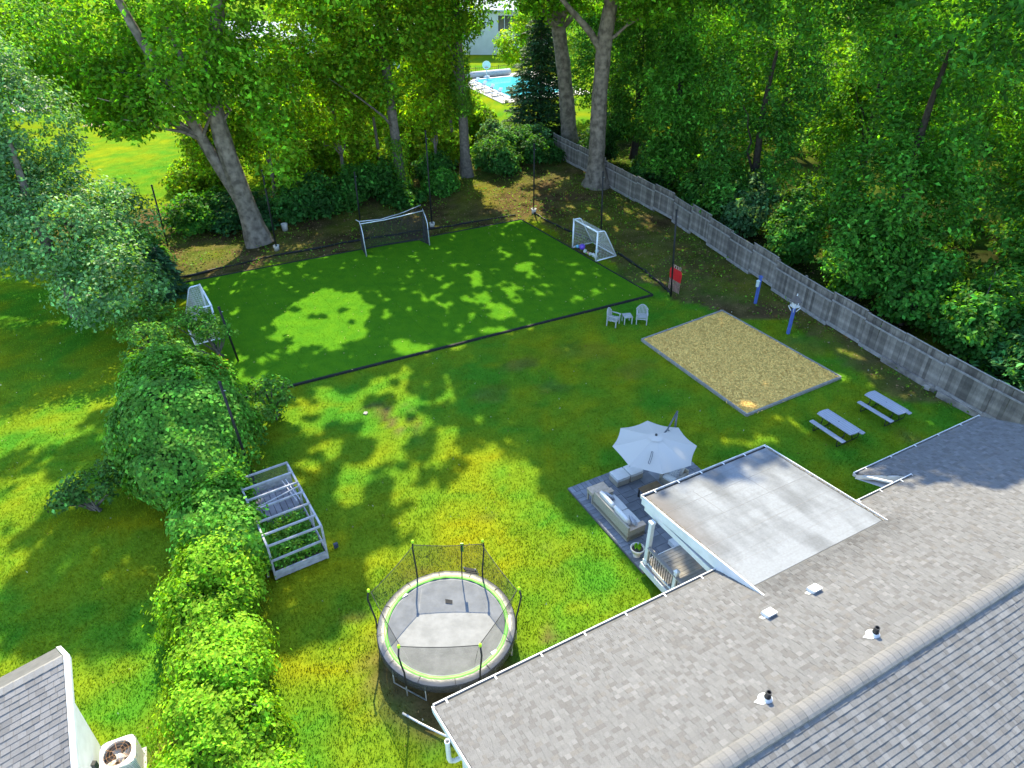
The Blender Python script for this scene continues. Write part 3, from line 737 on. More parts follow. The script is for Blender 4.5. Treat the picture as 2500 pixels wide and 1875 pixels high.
# ---------------------------------------------------------------- neighbour's house at bottom left
nh = thing("neighbor_house", "corner of a grey shingled gable roof with white trim at lower left", "house", (-11.4, 11.1, 0), 0)
rd = Vector((-1.0, -.9, 0)).normalized(); kd = Vector((1.05, -2.3, -.95)); kd2 = Vector((-1.1, 1.0, -1.05))
pk = Vector((0, 0, 4.2))
mb = MB(); mb.poly([tuple(pk), tuple(pk + kd * 1.6), tuple(pk + kd * 1.6 + rd * 6), tuple(pk + rd * 6)][::-1], .05); mb.poly([tuple(pk), tuple(pk + rd * 6), tuple(pk + rd * 6 + kd2), tuple(pk + kd2)][::-1], .05)
nroof = part("roof", mb, underm, nh)
nt_ = [tuple(c * kk for c in (.195, .186, .182)) for kk in (.84, .9, .95, 1, 1, 1.04, 1.08, 1.14)]
kl = kd.length; kn = rd.cross(kd).normalized(); kn = kn if kn.z > 0 else -kn
cnt = 0
ml = []
for r in range(26):
    s0 = r * .155 / kl
    x = -random.random() * .12
    while x < 2.2:
        w = random.choice((.16, .2, .23))
        x0, x1 = max(0, x), x + w
        if x1 - x0 > .03:
            a = pk + kd * s0 + rd * (x0 + .004); b_ = pk + kd * s0 + rd * (x1 - .004); c_ = b_ + kd * (.17 / kl); d_ = a + kd * (.17 / kl)
            lift = random.choice((.008, .012, .016))
            mb = MB(); mb.cur = random.choice(nt_)
            mb.add([tuple(a + kn * .006), tuple(b_ + kn * .006), tuple(c_ + kn * (lift + .012)), tuple(d_ + kn * (lift + .012)), tuple(c_ + kn * .004), tuple(d_ + kn * .004)], [(0, 1, 2, 3)[::-1], (3, 2, 4, 5)[::-1]])
            part("shingle", mb, shm, nroof); cnt += 1
        x += w
for k in range(12):
    mb = MB(); mb.cur = random.choice(((.24, .228, .215), (.265, .25, .235)))
    a = pk + rd * (k * .22); b_ = a + rd * .25
    sd1 = kd.normalized() * .17; sd2 = kd2.normalized() * .17; up = Vector((0, 0, .03))
    mb.add([tuple(a + up * 1.4), tuple(b_ + up), tuple(b_ + sd1 + up), tuple(a + sd1 + up * 1.4), tuple(b_ + sd2 + up), tuple(a + sd2 + up * 1.4)], [(0, 1, 2, 3), (1, 0, 5, 4)]); part("ridge_shingle", mb, shm, nroof)
out = Vector((.93, .36, 0))
mb = MB(); mb.poly([tuple(pk + out * .02 + Vector((0, 0, .05))), tuple(pk + kd * 1.6 + out * .02 + Vector((0, 0, .05))), tuple(pk + kd * 1.6 + out * .15 + Vector((0, 0, .03))), tuple(pk + out * .15 + Vector((0, 0, .03)))], .16); part("rake_board", mb, white, nh)
mb = MB(); mb.poly([tuple(pk + out * .02 + Vector((0, 0, .04))), tuple(pk + out * .14 + Vector((0, 0, .04))), tuple(pk + kd2 + out * .14 + Vector((0, 0, .04))), tuple(pk + kd2 + out * .02 + Vector((0, 0, .04)))], .16); part("rake_board", mb, white, nh)
nw = MB(); a = pk - out * .3; f0 = a + Vector((0, 0, -4.2)); 
nw.poly([tuple(a + Vector((0, 0, -.15))), tuple(a + kd * 1.5 + Vector((0, 0, -.15))), (a.x + kd.x * 1.5, a.y + kd.y * 1.5, 0), (a.x, a.y, 0)], .1, (-.91, -.41, 0)); nw.poly([tuple(a + Vector((0, 0, -.15))), (a.x, a.y, 0), (a.x + kd2.x * .9, a.y + kd2.y * .9, 0), tuple(a + kd2 * .9 + Vector((0, 0, -.15)))], .1, (-.67, -.74, 0)); part("wall", nw, white, nh)
mb = MB(); q0 = pk + kd * .72 + out * .02; mb.tube([tuple(q0 + Vector((.12, .05, -1.6))), tuple(q0 + Vector((.16, .06, -2.2))), tuple(q0 + Vector((.35, -.1, -2.6)))], .03, 8); mb.box(tuple(q0 + Vector((.1, .05, -1.5))), (.1, .12, .25)); part("line_set", mb, dark, nh)
mb = MB(); q1 = pk + kd * .35 + out * .16; q2 = pk + kd * 1.3 + out * .16
# air conditioner
ac = thing("air_conditioner", "white outdoor air conditioning unit with round fan grille at lower left", "air conditioner", (-10.72, 10.42, 0), R(24))
acm = mat("ac_white", (.72, .71, .69), (.66, .65, .63), rough=.5, scale=2)
mb = MB()
S = .44; c_ = .1
oct_ = [(S, -S + c_), (S, S - c_), (S - c_, S), (-S + c_, S), (-S, S - c_), (-S, -S + c_), (-S + c_, -S), (S - c_, -S)]
n8 = 24; vs = [(x, y, .92) for x, y in oct_] + [(x, y, .84) for x, y in oct_]
mb.add(vs, [(i, i + 8, (i + 1) % 8 + 8, (i + 1) % 8) for i in range(8)])
ring = [(.36 * math.cos(2 * math.pi * k / n8), .36 * math.sin(2 * math.pi * k / n8), .93) for k in range(n8)]
ring2 = [(.36 * math.cos(2 * math.pi * k / n8), .36 * math.sin(2 * math.pi * k / n8), .86) for k in range(n8)]
outer = []
for k in range(n8):
    t = 2 * math.pi * k / n8; cx, sy = math.cos(t), math.sin(t); m_ = min(S / max(abs(cx), 1e-6), S / max(abs(sy), 1e-6), (2 * S - c_) / (abs(cx) + abs(sy))); outer.append((cx * m_, sy * m_, .92))
mb.add(outer + ring + ring2, [(k, (k + 1) % n8, n8 + (k + 1) % n8, n8 + k) for k in range(n8)] + [(n8 + k, n8 + (k + 1) % n8, 2 * n8 + (k + 1) % n8, 2 * n8 + k) for k in range(n8)])
part("top_cover", mb, acm, ac)
mb = MB(); mb.add([(x * .97, y * .97, .84) for x, y in oct_] + [(x * .97, y * .97, .04) for x, y in oct_], [(i, i + 8, (i + 1) % 8 + 8, (i + 1) % 8) for i in range(8)]); part("cabinet", mb, mat("ac_grey", (.32, .33, .34), (.28, .29, .3), rough=.5), ac)
for k in range(11):
    mb = MB(); z = .12 + k * .068
    mb.add([(x * 1.0, y * 1.0, z + .018) for x, y in oct_] + [(x, y, z - .018) for x, y in oct_], [(i, i + 8, (i + 1) % 8 + 8, (i + 1) % 8) for i in range(8)]); part("louver", mb, acm, ac)
mb = MB(); mb.box((0, 0, .02), (1.0, 1.0, .06)); part("pad", mb, mat("concrete", (.42, .41, .39), (.36, .35, .33), rough=.9, scale=8), ac)
rust = mat("rusty_wire", (.36, .19, .09), (.28, .15, .08), rough=.8)
fan = MB()
fan = part("fan", MB().lathe([(.0, .76), (.09, .75), (.09, .62)], 16), acm, ac, True)
bl = mat("fan_blade", (.62, .55, .47), (.55, .47, .38), rough=.6)
for k in range(4):
    a = k * math.pi / 2 + .4; mb = MB(); M = Matrix.Rotation(a, 4, 'Z')
    mb.add([tuple(M @ Vector(p)) for p in ((.07, -.06, .66), (.32, -.13, .62), (.33, .1, .72), (.07, .05, .7))], [(0, 1, 2, 3)]); part("blade", mb, bl, fan)
mb = MB(); mb.lathe([(.0, .55), (.4, .55)], 24); part("fan_floor", mb, mat("ac_inside", (.34, .24, .16), (.42, .31, .22), rough=.9), ac)
for k in range(8):
    a = k * math.pi / 4 + .2; mb = MB(); mb.tube([(.06 * math.cos(a), .06 * math.sin(a), .935), (.37 * math.cos(a), .37 * math.sin(a), .935)], .006, 5); part("grille_wire", mb, rust, ac)
for r in (.12, .2, .28, .35):
    mb = MB(); mb.tube([(r * math.cos(2 * math.pi * k / 28), r * math.sin(2 * math.pi * k / 28), .938) for k in range(29)], .004, 5); part("grille_ring", mb, rust, ac)
# ---------------------------------------------------------------- trampoline
tr = thing("trampoline", "round trampoline with green spring pad and black safety net on the lawn", "trampoline", (-2.1, 14.62, 0), 0)
mat_m = mat("jump_mat", (.195, .202, .213), (.15, .157, .167), rough=.55, scale=3, bump=.35, bscale=7, spec=.15)
padg = mat("pad_green", (.14, .52, .03), (.11, .45, .03), rough=.45, scale=3, bump=.25, bscale=7, spec=.5)
padk = mat("skirt_grey", (.085, .09, .10), (.06, .064, .072), rough=.4, scale=2.5, bump=.5, bscale=6, spec=.5)
steel = mat("galvanised", (.45, .46, .48), (.38, .39, .41), rough=.35, metal=.5)
foam = mat("foam_black", (.018, .018, .02), (.03, .03, .032), rough=.7)
mb = MB(); mb.lathe([(0, .86), (.9, .862), (1.5, .868), (1.9, .88)], 64); part("jump_mat", mb, mat_m, tr, True)
def ringpart(nm, r0, r1, z0, z1, m, n=64):
    mb = MB(); vs = []
    for k in range(n):
        t = 2 * math.pi * k / n; j = .012 * math.sin(k * 2.7) + .008 * math.sin(k * 5.3)
        vs += [(r0 * math.cos(t), r0 * math.sin(t), z0 + j), ((r0 + r1) / 2 * math.cos(t), (r0 + r1) / 2 * math.sin(t), (z0 + z1) / 2 + .018 + j), (r1 * math.cos(t), r1 * math.sin(t), z1 + j)]
    fs = []
    for k in range(n):
        a = 3 * k; b_ = 3 * ((k + 1) % n); fs += [(a, a + 1, b_ + 1, b_), (a + 1, a + 2, b_ + 2, b_ + 1)]
    mb.add(vs, fs); return part(nm, mb, m, tr, True)
ringpart("spring_pad", 1.875, 1.99, .905, .915, padg)
sk = ringpart("grey_pad", 1.995, 2.2, .91, .885, padk)
mb = MB(); mb.lathe([(2.2, .885), (2.225, .86), (2.235, .62), (2.215, .6)], 64); part("skirt", mb, netmat("skirt_net", (.03, .03, .035), .75), tr, True)
mb = MB(); mb.tube([(2.2 * math.cos(2 * math.pi * k / 48), 2.2 * math.sin(2 * math.pi * k / 48), .845) for k in range(49)], .03, 8); part("frame_ring", mb, foam, tr, True)
for k in range(12):
    t = 2 * math.pi * k / 12 + .2; mb = MB()
    c1, s1 = math.cos(t), math.sin(t); mb.add([(2.0 * c1 - .01 * s1, 2.0 * s1 + .01 * c1, .935), (2.2 * c1 - .01 * s1, 2.2 * s1 + .01 * c1, .912), (2.2 * c1 + .01 * s1, 2.2 * s1 - .01 * c1, .912), (2.0 * c1 + .01 * s1, 2.0 * s1 - .01 * c1, .935)], [(0, 3, 2, 1)]); part("pad_seam", mb, foam, tr)
poles = []
for k in range(6):
    t = R(0 + 60 * k) ; t += R(1)
    px_, py_ = 2.34 * math.cos(t), 2.34 * math.sin(t)
    bx_, by_ = 2.24 * math.cos(t), 2.24 * math.sin(t)
    poles.append((px_, py_))
    mb = MB(); mb.tube([(bx_, by_, .05), (bx_, by_, 1.0)], .022, 8); part("pole_base", mb, steel, tr, True)
    mb = MB(); mb.tube([(bx_, by_, .55), (bx_, by_, 1.2), (bx_ * 1.03, by_ * 1.03, 1.6), (px_ * 1.02, py_ * 1.02, 2.15), (px_ * .995, py_ * .995, 2.5)], .028, 10); po = part("net_pole", mb, foam, tr, True)
    mb = MB(); mb.lathe([(.0, .07), (.035, .06), (.048, .02), (.045, -.04), (.0, -.05)], 12, (px_ * .99, py_ * .99, 2.54)); part("pole_cap", mb, mat("cap_green", (.45, .75, .03), (.4, .7, .03), rough=.4), po, True)
for k in range(6):   # W legs
    t0, t1 = R(61 + 60 * k - 16), R(61 + 60 * k + 16)
    a = (2.18 * math.cos(t0), 2.18 * math.sin(t0)); b_ = (2.18 * math.cos(t1), 2.18 * math.sin(t1))
    mb = MB(); mb.tube([(*a, .84), (a[0], a[1], .08), (a[0] * .99, a[1] * .99, .03), (b_[0] * .99, b_[1] * .99, .03), (b_[0], b_[1], .08), (*b_, .84)], .022, 8); part("leg", mb, steel, tr, True)
netm = netmat("black_net", (.014, .018, .016), .4)
for k in range(6):
    a, b_ = poles[k], poles[(k + 1) % 6]
    t0 = R(1 + 60 * k)
    def f(s, t):
        ang_ = t0 + s * math.pi / 3
        lo = Vector((1.86 * math.cos(ang_), 1.86 * math.sin(ang_), .93))
        hi = Vector((a[0] * (1 - s) + b_[0] * s, a[1] * (1 - s) + b_[1] * s, 2.46 - .07 * math.sin(math.pi * s))) 
        hi.x *= .96; hi.y *= .96
        p = lo * (1 - t) + hi * t; wv = .03 * math.sin(s * 9 + k) * math.sin(math.pi * t)
        return (p.x * (1 + wv * .5), p.y * (1 + wv * .5), p.z)
    mb = MB(); mb.grid(f, 10, 6); ne = part("safety_net", mb, netm, tr, True)
    mb = MB(); mb.tube([f(i / 8, 1.0) for i in range(9)], .012, 5); part("net_hem", mb, foam, ne)
# doorway strap and flap
t = R(78); dx_, dy_ = 1.98 * math.cos(t), 1.98 * math.sin(t)
mb = MB(); mb.tube([(dx_ * 1.03, dy_ * 1.03, 2.4), (dx_ * .98, dy_ * .98, 1.8), (dx_ * .95, dy_ * .95, .93)], .02, 8); dr = part("net_door", mb, foam, tr, True)
mb = MB(); mb.box((dx_ * 1.04, dy_ * 1.04, 2.25), (.1, .03, .38)); part("door_strap", mb, padg, dr)
mb = MB(); mb.add([(-.12, 1.0, .885), (.12, .95, .885), (.13, .8, .885), (-.1, .83, .885)], [(0, 3, 2, 1)]); part("mat_label", mb, foam, tr)
for x, y, a in ((-1.5, 1.15, .65), (1.55, -1.05, .6)):
    mb = MB(); mb.box((x, y, .905), (.2, .12, .008), rz=a); part("white_patch", mb, white, tr)
# ladder
ld = thing("trampoline_ladder", "small black ladder leaning against the far side of the trampoline", "ladder", (-1.45, 17.0, 0), R(-12))
for s in (-.2, .2):
    mb = MB(); mb.tube([(s, -.12, .95), (s, .32, .0)], .02, 8); part("rail", mb, steel, ld, True)
for k in range(3):
    mb = MB(); mb.box((0, -.03 + k * .13, .78 - k * .25), (.44, .12, .03)); part("tread", mb, foam, ld)

# ---------------------------------------------------------------- goals
def netlines(mb, quads_, cell, r):
    for (p00, p10, p11, p01) in quads_:
        p00, p10, p11, p01 = [Vector(p) for p in (p00, p10, p11, p01)]
        nu = max(1, round(max((p10 - p00).length, (p11 - p01).length) / cell)); nv = max(1, round(max((p01 - p00).length, (p11 - p10).length) / cell))
        sag = (p00 - p10).cross(p01 - p00).normalized()
        def pt(a, b_): return p00 * (1 - a) * (1 - b_) + p10 * a * (1 - b_) + p11 * a * b_ + p01 * (1 - a) * b_ + sag * .05 * math.sin(math.pi * a) * math.sin(math.pi * b_)
        for i in range(nu + 1): mb.tube([pt(i / nu, j / 4) for j in range(5)], r, 3, cap=False)
        for j in range(nv + 1): mb.tube([pt(i / 6, j / nv) for i in range(7)], r, 3, cap=False)
def goal(label, loc, rz, W, Hh, top, dep, rad, fm, nm, cell, nr, bent=False):
    g = thing("soccer_goal", label, "goal", (*loc, .03), rz, "soccer goals around the turf")
    w = W / 2
    for s in (-1, 1):
        mb = MB(); mb.tube([(s * w, 0, 0), (s * w, 0, Hh)], rad, 10); part("upright", mb, fm, g, True)
    mb = MB(); mb.tube([(-w - rad, 0, Hh), (0, 0, Hh - (.04 if bent else 0)), (w + rad, 0, Hh)], rad, 10); part("crossbar", mb, fm, g, True)
    for s in (-1, 1):
        mb = MB(); mb.tube([(s * w, 0, Hh), (s * w, top * .8, Hh - .02), (s * w, top, Hh - .1), (s * w, dep, .04)], rad * .75, 8); part("back_stay", mb, fm, g, True)
        mb = MB(); mb.tube([(s * w, 0, .04), (s * w, dep, .04)], rad * .8, 8); part("base_bar", mb, fm, g, True)
    mb = MB(); mb.tube([(-w, dep, .04), (w, dep, .04)], rad * .7, 8); part("back_bar", mb, fm, g, True)
    mb = MB(); netlines(mb, [((-w, top, Hh - .1), (w, top, Hh - .1), (w, dep, .04), (-w, dep, .04)), ((-w, 0, Hh), (w, 0, Hh), (w, top, Hh - .1), (-w, top, Hh - .1))] + [((s * w, 0, Hh), (s * w, top, Hh - .1), (s * w, dep, .04), (s * w, 0, .04)) for s in (-1, 1)], cell, nr)
    part("net", mb, nm, g)
    return g
wnet = mat("pale_net", (.62, .6, .52), (.5, .48, .42), rough=.8)
knet = mat("dark_net", (.02, .022, .022), (.05, .05, .05), rough=.8)
pvc = mat("white_goal", (.78, .8, .84), (.7, .72, .76), rough=.35, scale=2, spec=.5)
alu = mat("silver_goal", (.58, .6, .64), (.5, .52, .55), rough=.35, scale=2, metal=.3)
a2 = math.atan2(44.61 - 46.93, 5.68 - 4.27)
goal("white soccer goal holding several balls at the fence side of the turf", (4.975, 45.77), a2, 2.71, 2.1, .62, 1.75, .055, pvc, wnet, .13, .008)
a3 = math.atan2(36.73 - 34.22, -17.79 + 16.27)
goal("white soccer goal at the left end of the turf beside the vines", (-17.03, 35.47), a3, 2.94, 2.1, .62, 1.3, .055, pvc, wnet, .13, .008)
# the wide silver goal at the back: thin poles, bent ends, hanging black net
g = thing("soccer_goal", "wide silver soccer goal with black hanging net at the back of the turf", "goal", (-7.93, 46.43, .03), math.atan2(47.44 - 45.43, -5.87 + 10.0), "soccer goals around the turf")
w = 2.3
for s in (-1, 1):
    mb = MB(); mb.tube([(s * w, 0, 0), (s * (w + .02), .25, 1.55), (s * (w + .0), .55, 2.0), (s * w, .95, 2.22)], .035, 10); part("upright", mb, alu, g, True)
    mb = MB(); mb.tube([(s * w, .95, 2.2), (s * (w + .12), 1.35, 2.2)], .025, 8); part("end_stub", mb, alu, g, True)
mb = MB(); mb.tube([(-w, .6, 2.15), (-.6, .68, 2.12), (.8, .72, 2.2), (w, .8, 2.28)], .035, 10); part("crossbar", mb, alu, g, True)
mb = MB(); mb.tube([(-w, .95, 2.2), (-.8, 1.0, 2.08), (.8, 1.1, 2.25), (w, 1.35, 2.5)], .03, 10); part("rear_bar", mb, alu, g, True)
mb = MB(); netlines(mb, [((-w, .95, 2.18), (w, 1.1, 2.3), (w * .95, 1.1, .05), (-w * .98, 1.3, .05)), ((-w, .05, .1), (-w, .95, 2.18), (-w * .98, 1.3, .05), (-w, .3, .05)), ((w, .05, .1), (w, 1.1, 2.25), (w * .95, 1.1, .05), (w, .3, .05))], .105, .011); part("net", mb, knet, g)
mb = MB(); mb.tube([(-w, .2, .05), (-w * .9, 1.25, .06), (0, 1.35, .07), (w * .85, 1.15, .06), (w, .15, .05)], .05, 8); part("net_hem", mb, foam, g, True)
# balls inside the right goal
for (x, y, r, c, lb) in ((4.62, 46.9, .13, (.2, .55, .75), "light blue ball beside the purple ball in the goal"), (4.92, 46.62, .22, (.17, .08, .55), "large purple ball in the right hand goal"), (5.08, 46.05, .14, (.55, .54, .5), "grey-white ball next to the purple ball"),
                         (5.27, 45.8, .11, (.6, .3, .2), "small orange and white ball in the row in the goal"), (5.4, 45.6, .12, (.62, .6, .58), "white ball in the middle of the row in the goal"), (5.58, 45.4, .14, (.72, .72, .7), "bright white ball second from the near goal post"), (5.72, 45.1, .14, (.66, .64, .6), "white ball touching the near goal post"), (5.9, 46.1, .13, (.35, .55, .7), "pale blue ball at the back of the goal net")):
    bmt = mat("ball_%d_%d" % (x * 100, y * 100), c, tuple(k * .7 for k in c), rough=.4, scale=9, spec=.5)
    me = MB(); me.lathe([(r * math.sin(math.pi * i / 10) + 1e-5, -r * math.cos(math.pi * i / 10)) for i in range(11)], 16)
    o = tag(link("ball", me.mesh("ball", bmt, True), None, (x, y, r + .03)), lb, "ball", "balls in the right goal")

# ---------------------------------------------------------------- net poles, fallen netting
blk = mat("pole_black", (.008, .008, .009), (.014, .014, .014), rough=.6)
buck = mat("bucket_white", (.62, .6, .56), (.5, .48, .45), rough=.6)
def npole(x, y, h, lean, bucket, label):
    p = thing("net_pole", label, "pole", (x, y, 0), 0, "black net poles around the turf")
    mb = MB(); mb.tube([(0, 0, 0), (lean[0] * .5, lean[1] * .5, h * .5), (lean[0], lean[1], h)], .055, 8); part("shaft", mb, blk, p, True)
    mb = MB(); mb.lathe([(.0, .06), (.07, .05), (.075, -.02)], 10, (lean[0], lean[1], h)); part("cap", mb, blk, p, True)
    mb = MB(); mb.tube([(lean[0] * .9, lean[1] * .9, h * .93), (lean[0] * .9 + .12, lean[1] * .9, h * .93)], .015, 6); part("hook", mb, steel, p)
    if bucket:
        mb = MB(); mb.lathe([(.0, 0), (.17, 0), (.21, .34), (.22, .36), (.2, .36), (.19, .3), (.0, .29)], 18); part("concrete_bucket", mb, buck, p, True)
npole(1.71, 53.9, 5.3, (-.05, 0), True, "black net pole in a white bucket at the back corner of the turf")
npole(-6.0, 50.9, 7.0, (-.05, .1), True, "tallest black net pole standing just behind the silver goal")
npole(6.4, 48.2, 5.0, (-.2, 0), False, "black net pole behind the goal with the balls")
npole(9.83, 39.5, 5.5, (-.35, 0), False, "black net pole beside the red training dummies")
npole(-16.5, 46.6, 5.6, (.05, 0), True, "black net pole in a white bucket in front of the leaning twin trunk tree")
npole(-11.3, 50.6, 4.2, (0, .1), False, "black net pole at the left end of the silver goal")
npole(-10.75, 22.3, 5.0, (-.35, .1), False, "black leaning net pole rising from the vine thicket by the raised bed")
npole(-14.5, 31.9, 3.2, (-.3, 0), False, "short black net pole in the vines near the left goal")
npole(-24.4, 47.2, 4.4, (.1, 0), False, "black net pole in the shrubs behind the left corner of the turf")
def rope(pts, r, label):
    P = [Vector((x, y, .05)) for x, y in pts]; out = []
    for i in range(len(P) - 1):
        for k in range(6):
            q = P[i].lerp(P[i + 1], k / 6); out.append((q.x + random.uniform(-.07, .07), q.y + random.uniform(-.07, .07), .04 + random.random() * .04))
    mb = MB(); mb.tube(out, [r * random.uniform(.6, 1.5) for _ in out], 6)
    return single("fallen_net", mb, blk, label, "net", "netting bunched on the ground", True)
rope([(1.7, 53.7), (3.8, 50.6), (6.9, 46.9), (8.6, 43.6), (9.6, 41), (9.85, 39.6)], .07, "black netting bunched on the ground along the fence side of the turf")
rope([(-21.6, 42), (-16.3, 45.6), (-11.3, 48.2), (-6, 50.5), (1.6, 53.8)], .06, "black netting bunched on the ground along the back of the turf")
# training dummies
redm = mat("dummy_red", (.62, .02, .025), (.5, .015, .02), rough=.5, scale=3)
pnk = mat("dummy_pole", (.60, .33, .30), (.5, .28, .25), rough=.6)
dstk = (("red training dummy at the front of the cluster by the black pole", 10.28, 39.95), ("red training dummy second in the cluster by the black pole", 10.17, 40.12), ("red training dummy third in the cluster by the black pole", 10.07, 40.3), ("faded red training dummy at the back of the cluster by the black pole", 9.97, 40.5))
for i, (lb, x, y) in enumerate(dstk):
    d = thing("training_dummy", lb, "dummy", (x, y, 0), R(-62), "red training dummies")
    for s in (-.16, -.05, .05, .16):
        mb = MB(); mb.tube([(s, 0, 0), (s * 1.0, 0, .95)], .014, 6); part("leg", mb, pnk, d)
    mb = MB(); mb.poly([(-.2, .015, .75), (.2, .015, .75), (.24, .015, 1.25), (.16, .015, 1.45), (.07, .015, 1.5), (-.07, .015, 1.5), (-.16, .015, 1.45), (-.24, .015, 1.25)], .03, (0, -1, 0)); part("torso", mb, redm, d)
    mb = MB(); mb.tube([(.09 * math.sin(t_ / 12 * 2 * math.pi), 0, 1.6 + .12 * -math.cos(t_ / 12 * 2 * math.pi)) for t_ in range(13)], .014, 6); part("head_loop", mb, pnk, d)

# ---------------------------------------------------------------- fence
fenm = mat("grey_fence", (.25, .222, .195), (.10, .088, .078), rough=.9, scale=2.2, bump=.35, bscale=30, vary=.42)
railm = mat('fence_rail', (.32, .30, .285), (.23, .215, .20), rough=.9, scale=4)
FP = [(4.0, 70.0), (8.15, 60.7), (12.2, 52.1), (15.25, 43.6), (18.3, 35.3), (20.8, 29.4), (22.6, 25.7), (25.4, 20.2)]
FP = [(x, y) for x, y in FP]
fence = thing("wooden_fence", "long weathered grey board fence running along the right side", "fence", (0, 0, 0))
tot = 0; seg = []
for a, b_ in zip(FP[:-1], FP[1:]): seg.append((a, b_, math.hypot(b_[0] - a[0], b_[1] - a[1])))
Ltot = sum(s[2] for s in seg); NPN = 22; PLN = Ltot / NPN
def fpos(d):
    for a, b_, l in seg:
        if d <= l + 1e-6: t = d / l; return (a[0] + (b_[0] - a[0]) * t, a[1] + (b_[1] - a[1]) * t)
        d -= l
    return seg[-1][1]
bpool = []
for _ in range(10):
    mb = MB(); mb.box((0, 0, 1.0 + random.uniform(-.012, .012)), (.163, .022, 2.0 + random.uniform(-.02, .02))); bpool.append(mb.mesh("fence_board", fenm))
for k in range(NPN):
    p, q = fpos(k * PLN), fpos((k + 1) * PLN); an = math.atan2(q[1] - p[1], q[0] - p[0]); ln = math.hypot(q[0] - p[0], q[1] - p[1])
    step = random.uniform(-.07, .2); bulge = random.uniform(-.05, .05)
    pn = link("fence_panel", None, fence)
    for q_, d_ in (((ln / 2, -.03, 1.52), (ln, .05, .09)), ((ln / 2, -.04, .12), (ln, .05, .2)), ((ln / 2, -.03, 2.03), (ln, .06, .035))): part("rail", MB().box(q_, d_), railm, pn)
    pn.location = (p[0] - math.sin(an) * bulge, p[1] + math.cos(an) * bulge, .0 + step); pn.rotation_euler = (0, random.uniform(-.012, .012), an)
    nb = 13
    for j in range(nb):
        o = link("fence_board", bpool[random.randrange(10)], pn); o.location = ((j + .5) * ln / nb, .012 + random.uniform(-.006, .006), .02); o.rotation_euler = (random.uniform(-.01, .01), random.uniform(-.008, .008), random.choice((0, math.pi)))
        o.scale = (ln / nb / .163 * .985, 1, 1)
    mb = MB(); mb.box((0, .08, 1.0), (.1, .1, 2.05)); o = part("fence_post", mb, fenm, fence); o.location = (p[0], p[1], 0); o.rotation_euler = (0, 0, an)
# low retaining board in front of the near fence
for i, ((x0, y0), (x1, y1)) in enumerate((((20.9, 28.7), (22.9, 25.2)), ((21.0, 28.95), (19.6, 32.0)))):
    mb = MB(); mb.beam((x0, y0, .14), (x1, y1, .14), .12, .3); single("landscape_timber", mb, fenm, ("grey landscape timber at the foot of the fence nearest the house roof", "grey landscape timber at the fence foot further from the roof")[i], "timber", "timbers at the foot of the fence")
stm = mat("stone", (.33, .30, .26), (.25, .23, .2), rough=.9, scale=6, bump=.4, bscale=12)
for i, (x, y, s) in enumerate(((21.0, 29.9, .2), (20.75, 29.35, .24))):
    mb = MB(); mb.lathe([(.01, 0), (s, .02), (s * 1.05, s * .5), (s * .7, s * .9), (.01, s)], 7); o = single("stone", mb, stm, ("rounded stone at the fence foot further from the house", "flat pale stone at the fence foot nearer the house")[i], "stone", "stones by the fence"); o.location = (x, y, -.03); o.rotation_euler = (.1, .2, i)

# ---------------------------------------------------------------- gravel pit
gbm = mat("gravel_bed", (.9, .56, .15), (.74, .46, .13), rough=.95, scale=30, bump=.8, bscale=40, detail=8)
pit = MB(); pit.poly([(x, y, .045) for x, y in SAND][::-1], .06); pit = struct("gravel_pit", pit, gbm, label="rectangular tan wood chip play pit in the lawn")
tim = mat("pit_timber", (.30, .285, .26), (.23, .215, .195), rough=.85, scale=5)
for i in range(4):
    a, b_ = SAND[i], SAND[(i + 1) % 4]; mb = MB(); mb.beam((*a, .04), (*b_, .04), .08, .14 + .004 * i); part("border_timber", mb, tim, pit)
n = 26000; w = rng.random((n, 2)); S0, S1, S2, S3 = [np.array(p) for p in SAND]
sp = (S0 * (1 - w[:, :1]) + S1 * w[:, :1]) * (1 - w[:, 1:]) + (S3 * (1 - w[:, :1]) + S2 * w[:, :1]) * w[:, 1:]
ctr = np.mean([S0, S1, S2, S3], 0); sp = ctr + (sp - ctr) * np.where(rng.random((n, 1)) < .02, 1.03, .98)
aa = rng.uniform(0, 2 * np.pi, n); ll = rng.uniform(.03, .075, n); ww = rng.uniform(.012, .03, n); tl = rng.uniform(-.5, .5, n)
dxy = np.stack([np.cos(aa), np.sin(aa)], 1); dp = np.stack([-np.sin(aa), np.cos(aa)], 1)
zz = .05 + rng.uniform(0, .03, n)
V = np.empty((n, 4, 3), np.float32)
V[:, 0, :2] = sp - dxy * ll[:, None] - dp * ww[:, None]; V[:, 1, :2] = sp + dxy * ll[:, None] - dp * ww[:, None]; V[:, 2, :2] = sp + dxy * ll[:, None] + dp * ww[:, None]; V[:, 3, :2] = sp - dxy * ll[:, None] + dp * ww[:, None]
for k, s in enumerate((-1, 1, 1, -1)): V[:, k, 2] = zz + s * tl * ll + (.012 if k > 1 else 0)
cc_ = np.array([1.0, .63, .17]) * rng.uniform(.65, 1.15, (n, 1))
o = rawtris("wood_chips", V.reshape(-1, 3), np.arange(n * 4).reshape(-1, 4), np.repeat(cc_, 4, 0), mat("chip", (1, 1, 1), (.9, .9, .9), rough=.95, attr=True, spec=.1)); o["kind"] = "stuff"; o["label"] = "loose tan wood chips filling the play pit"; o["category"] = "wood chips"

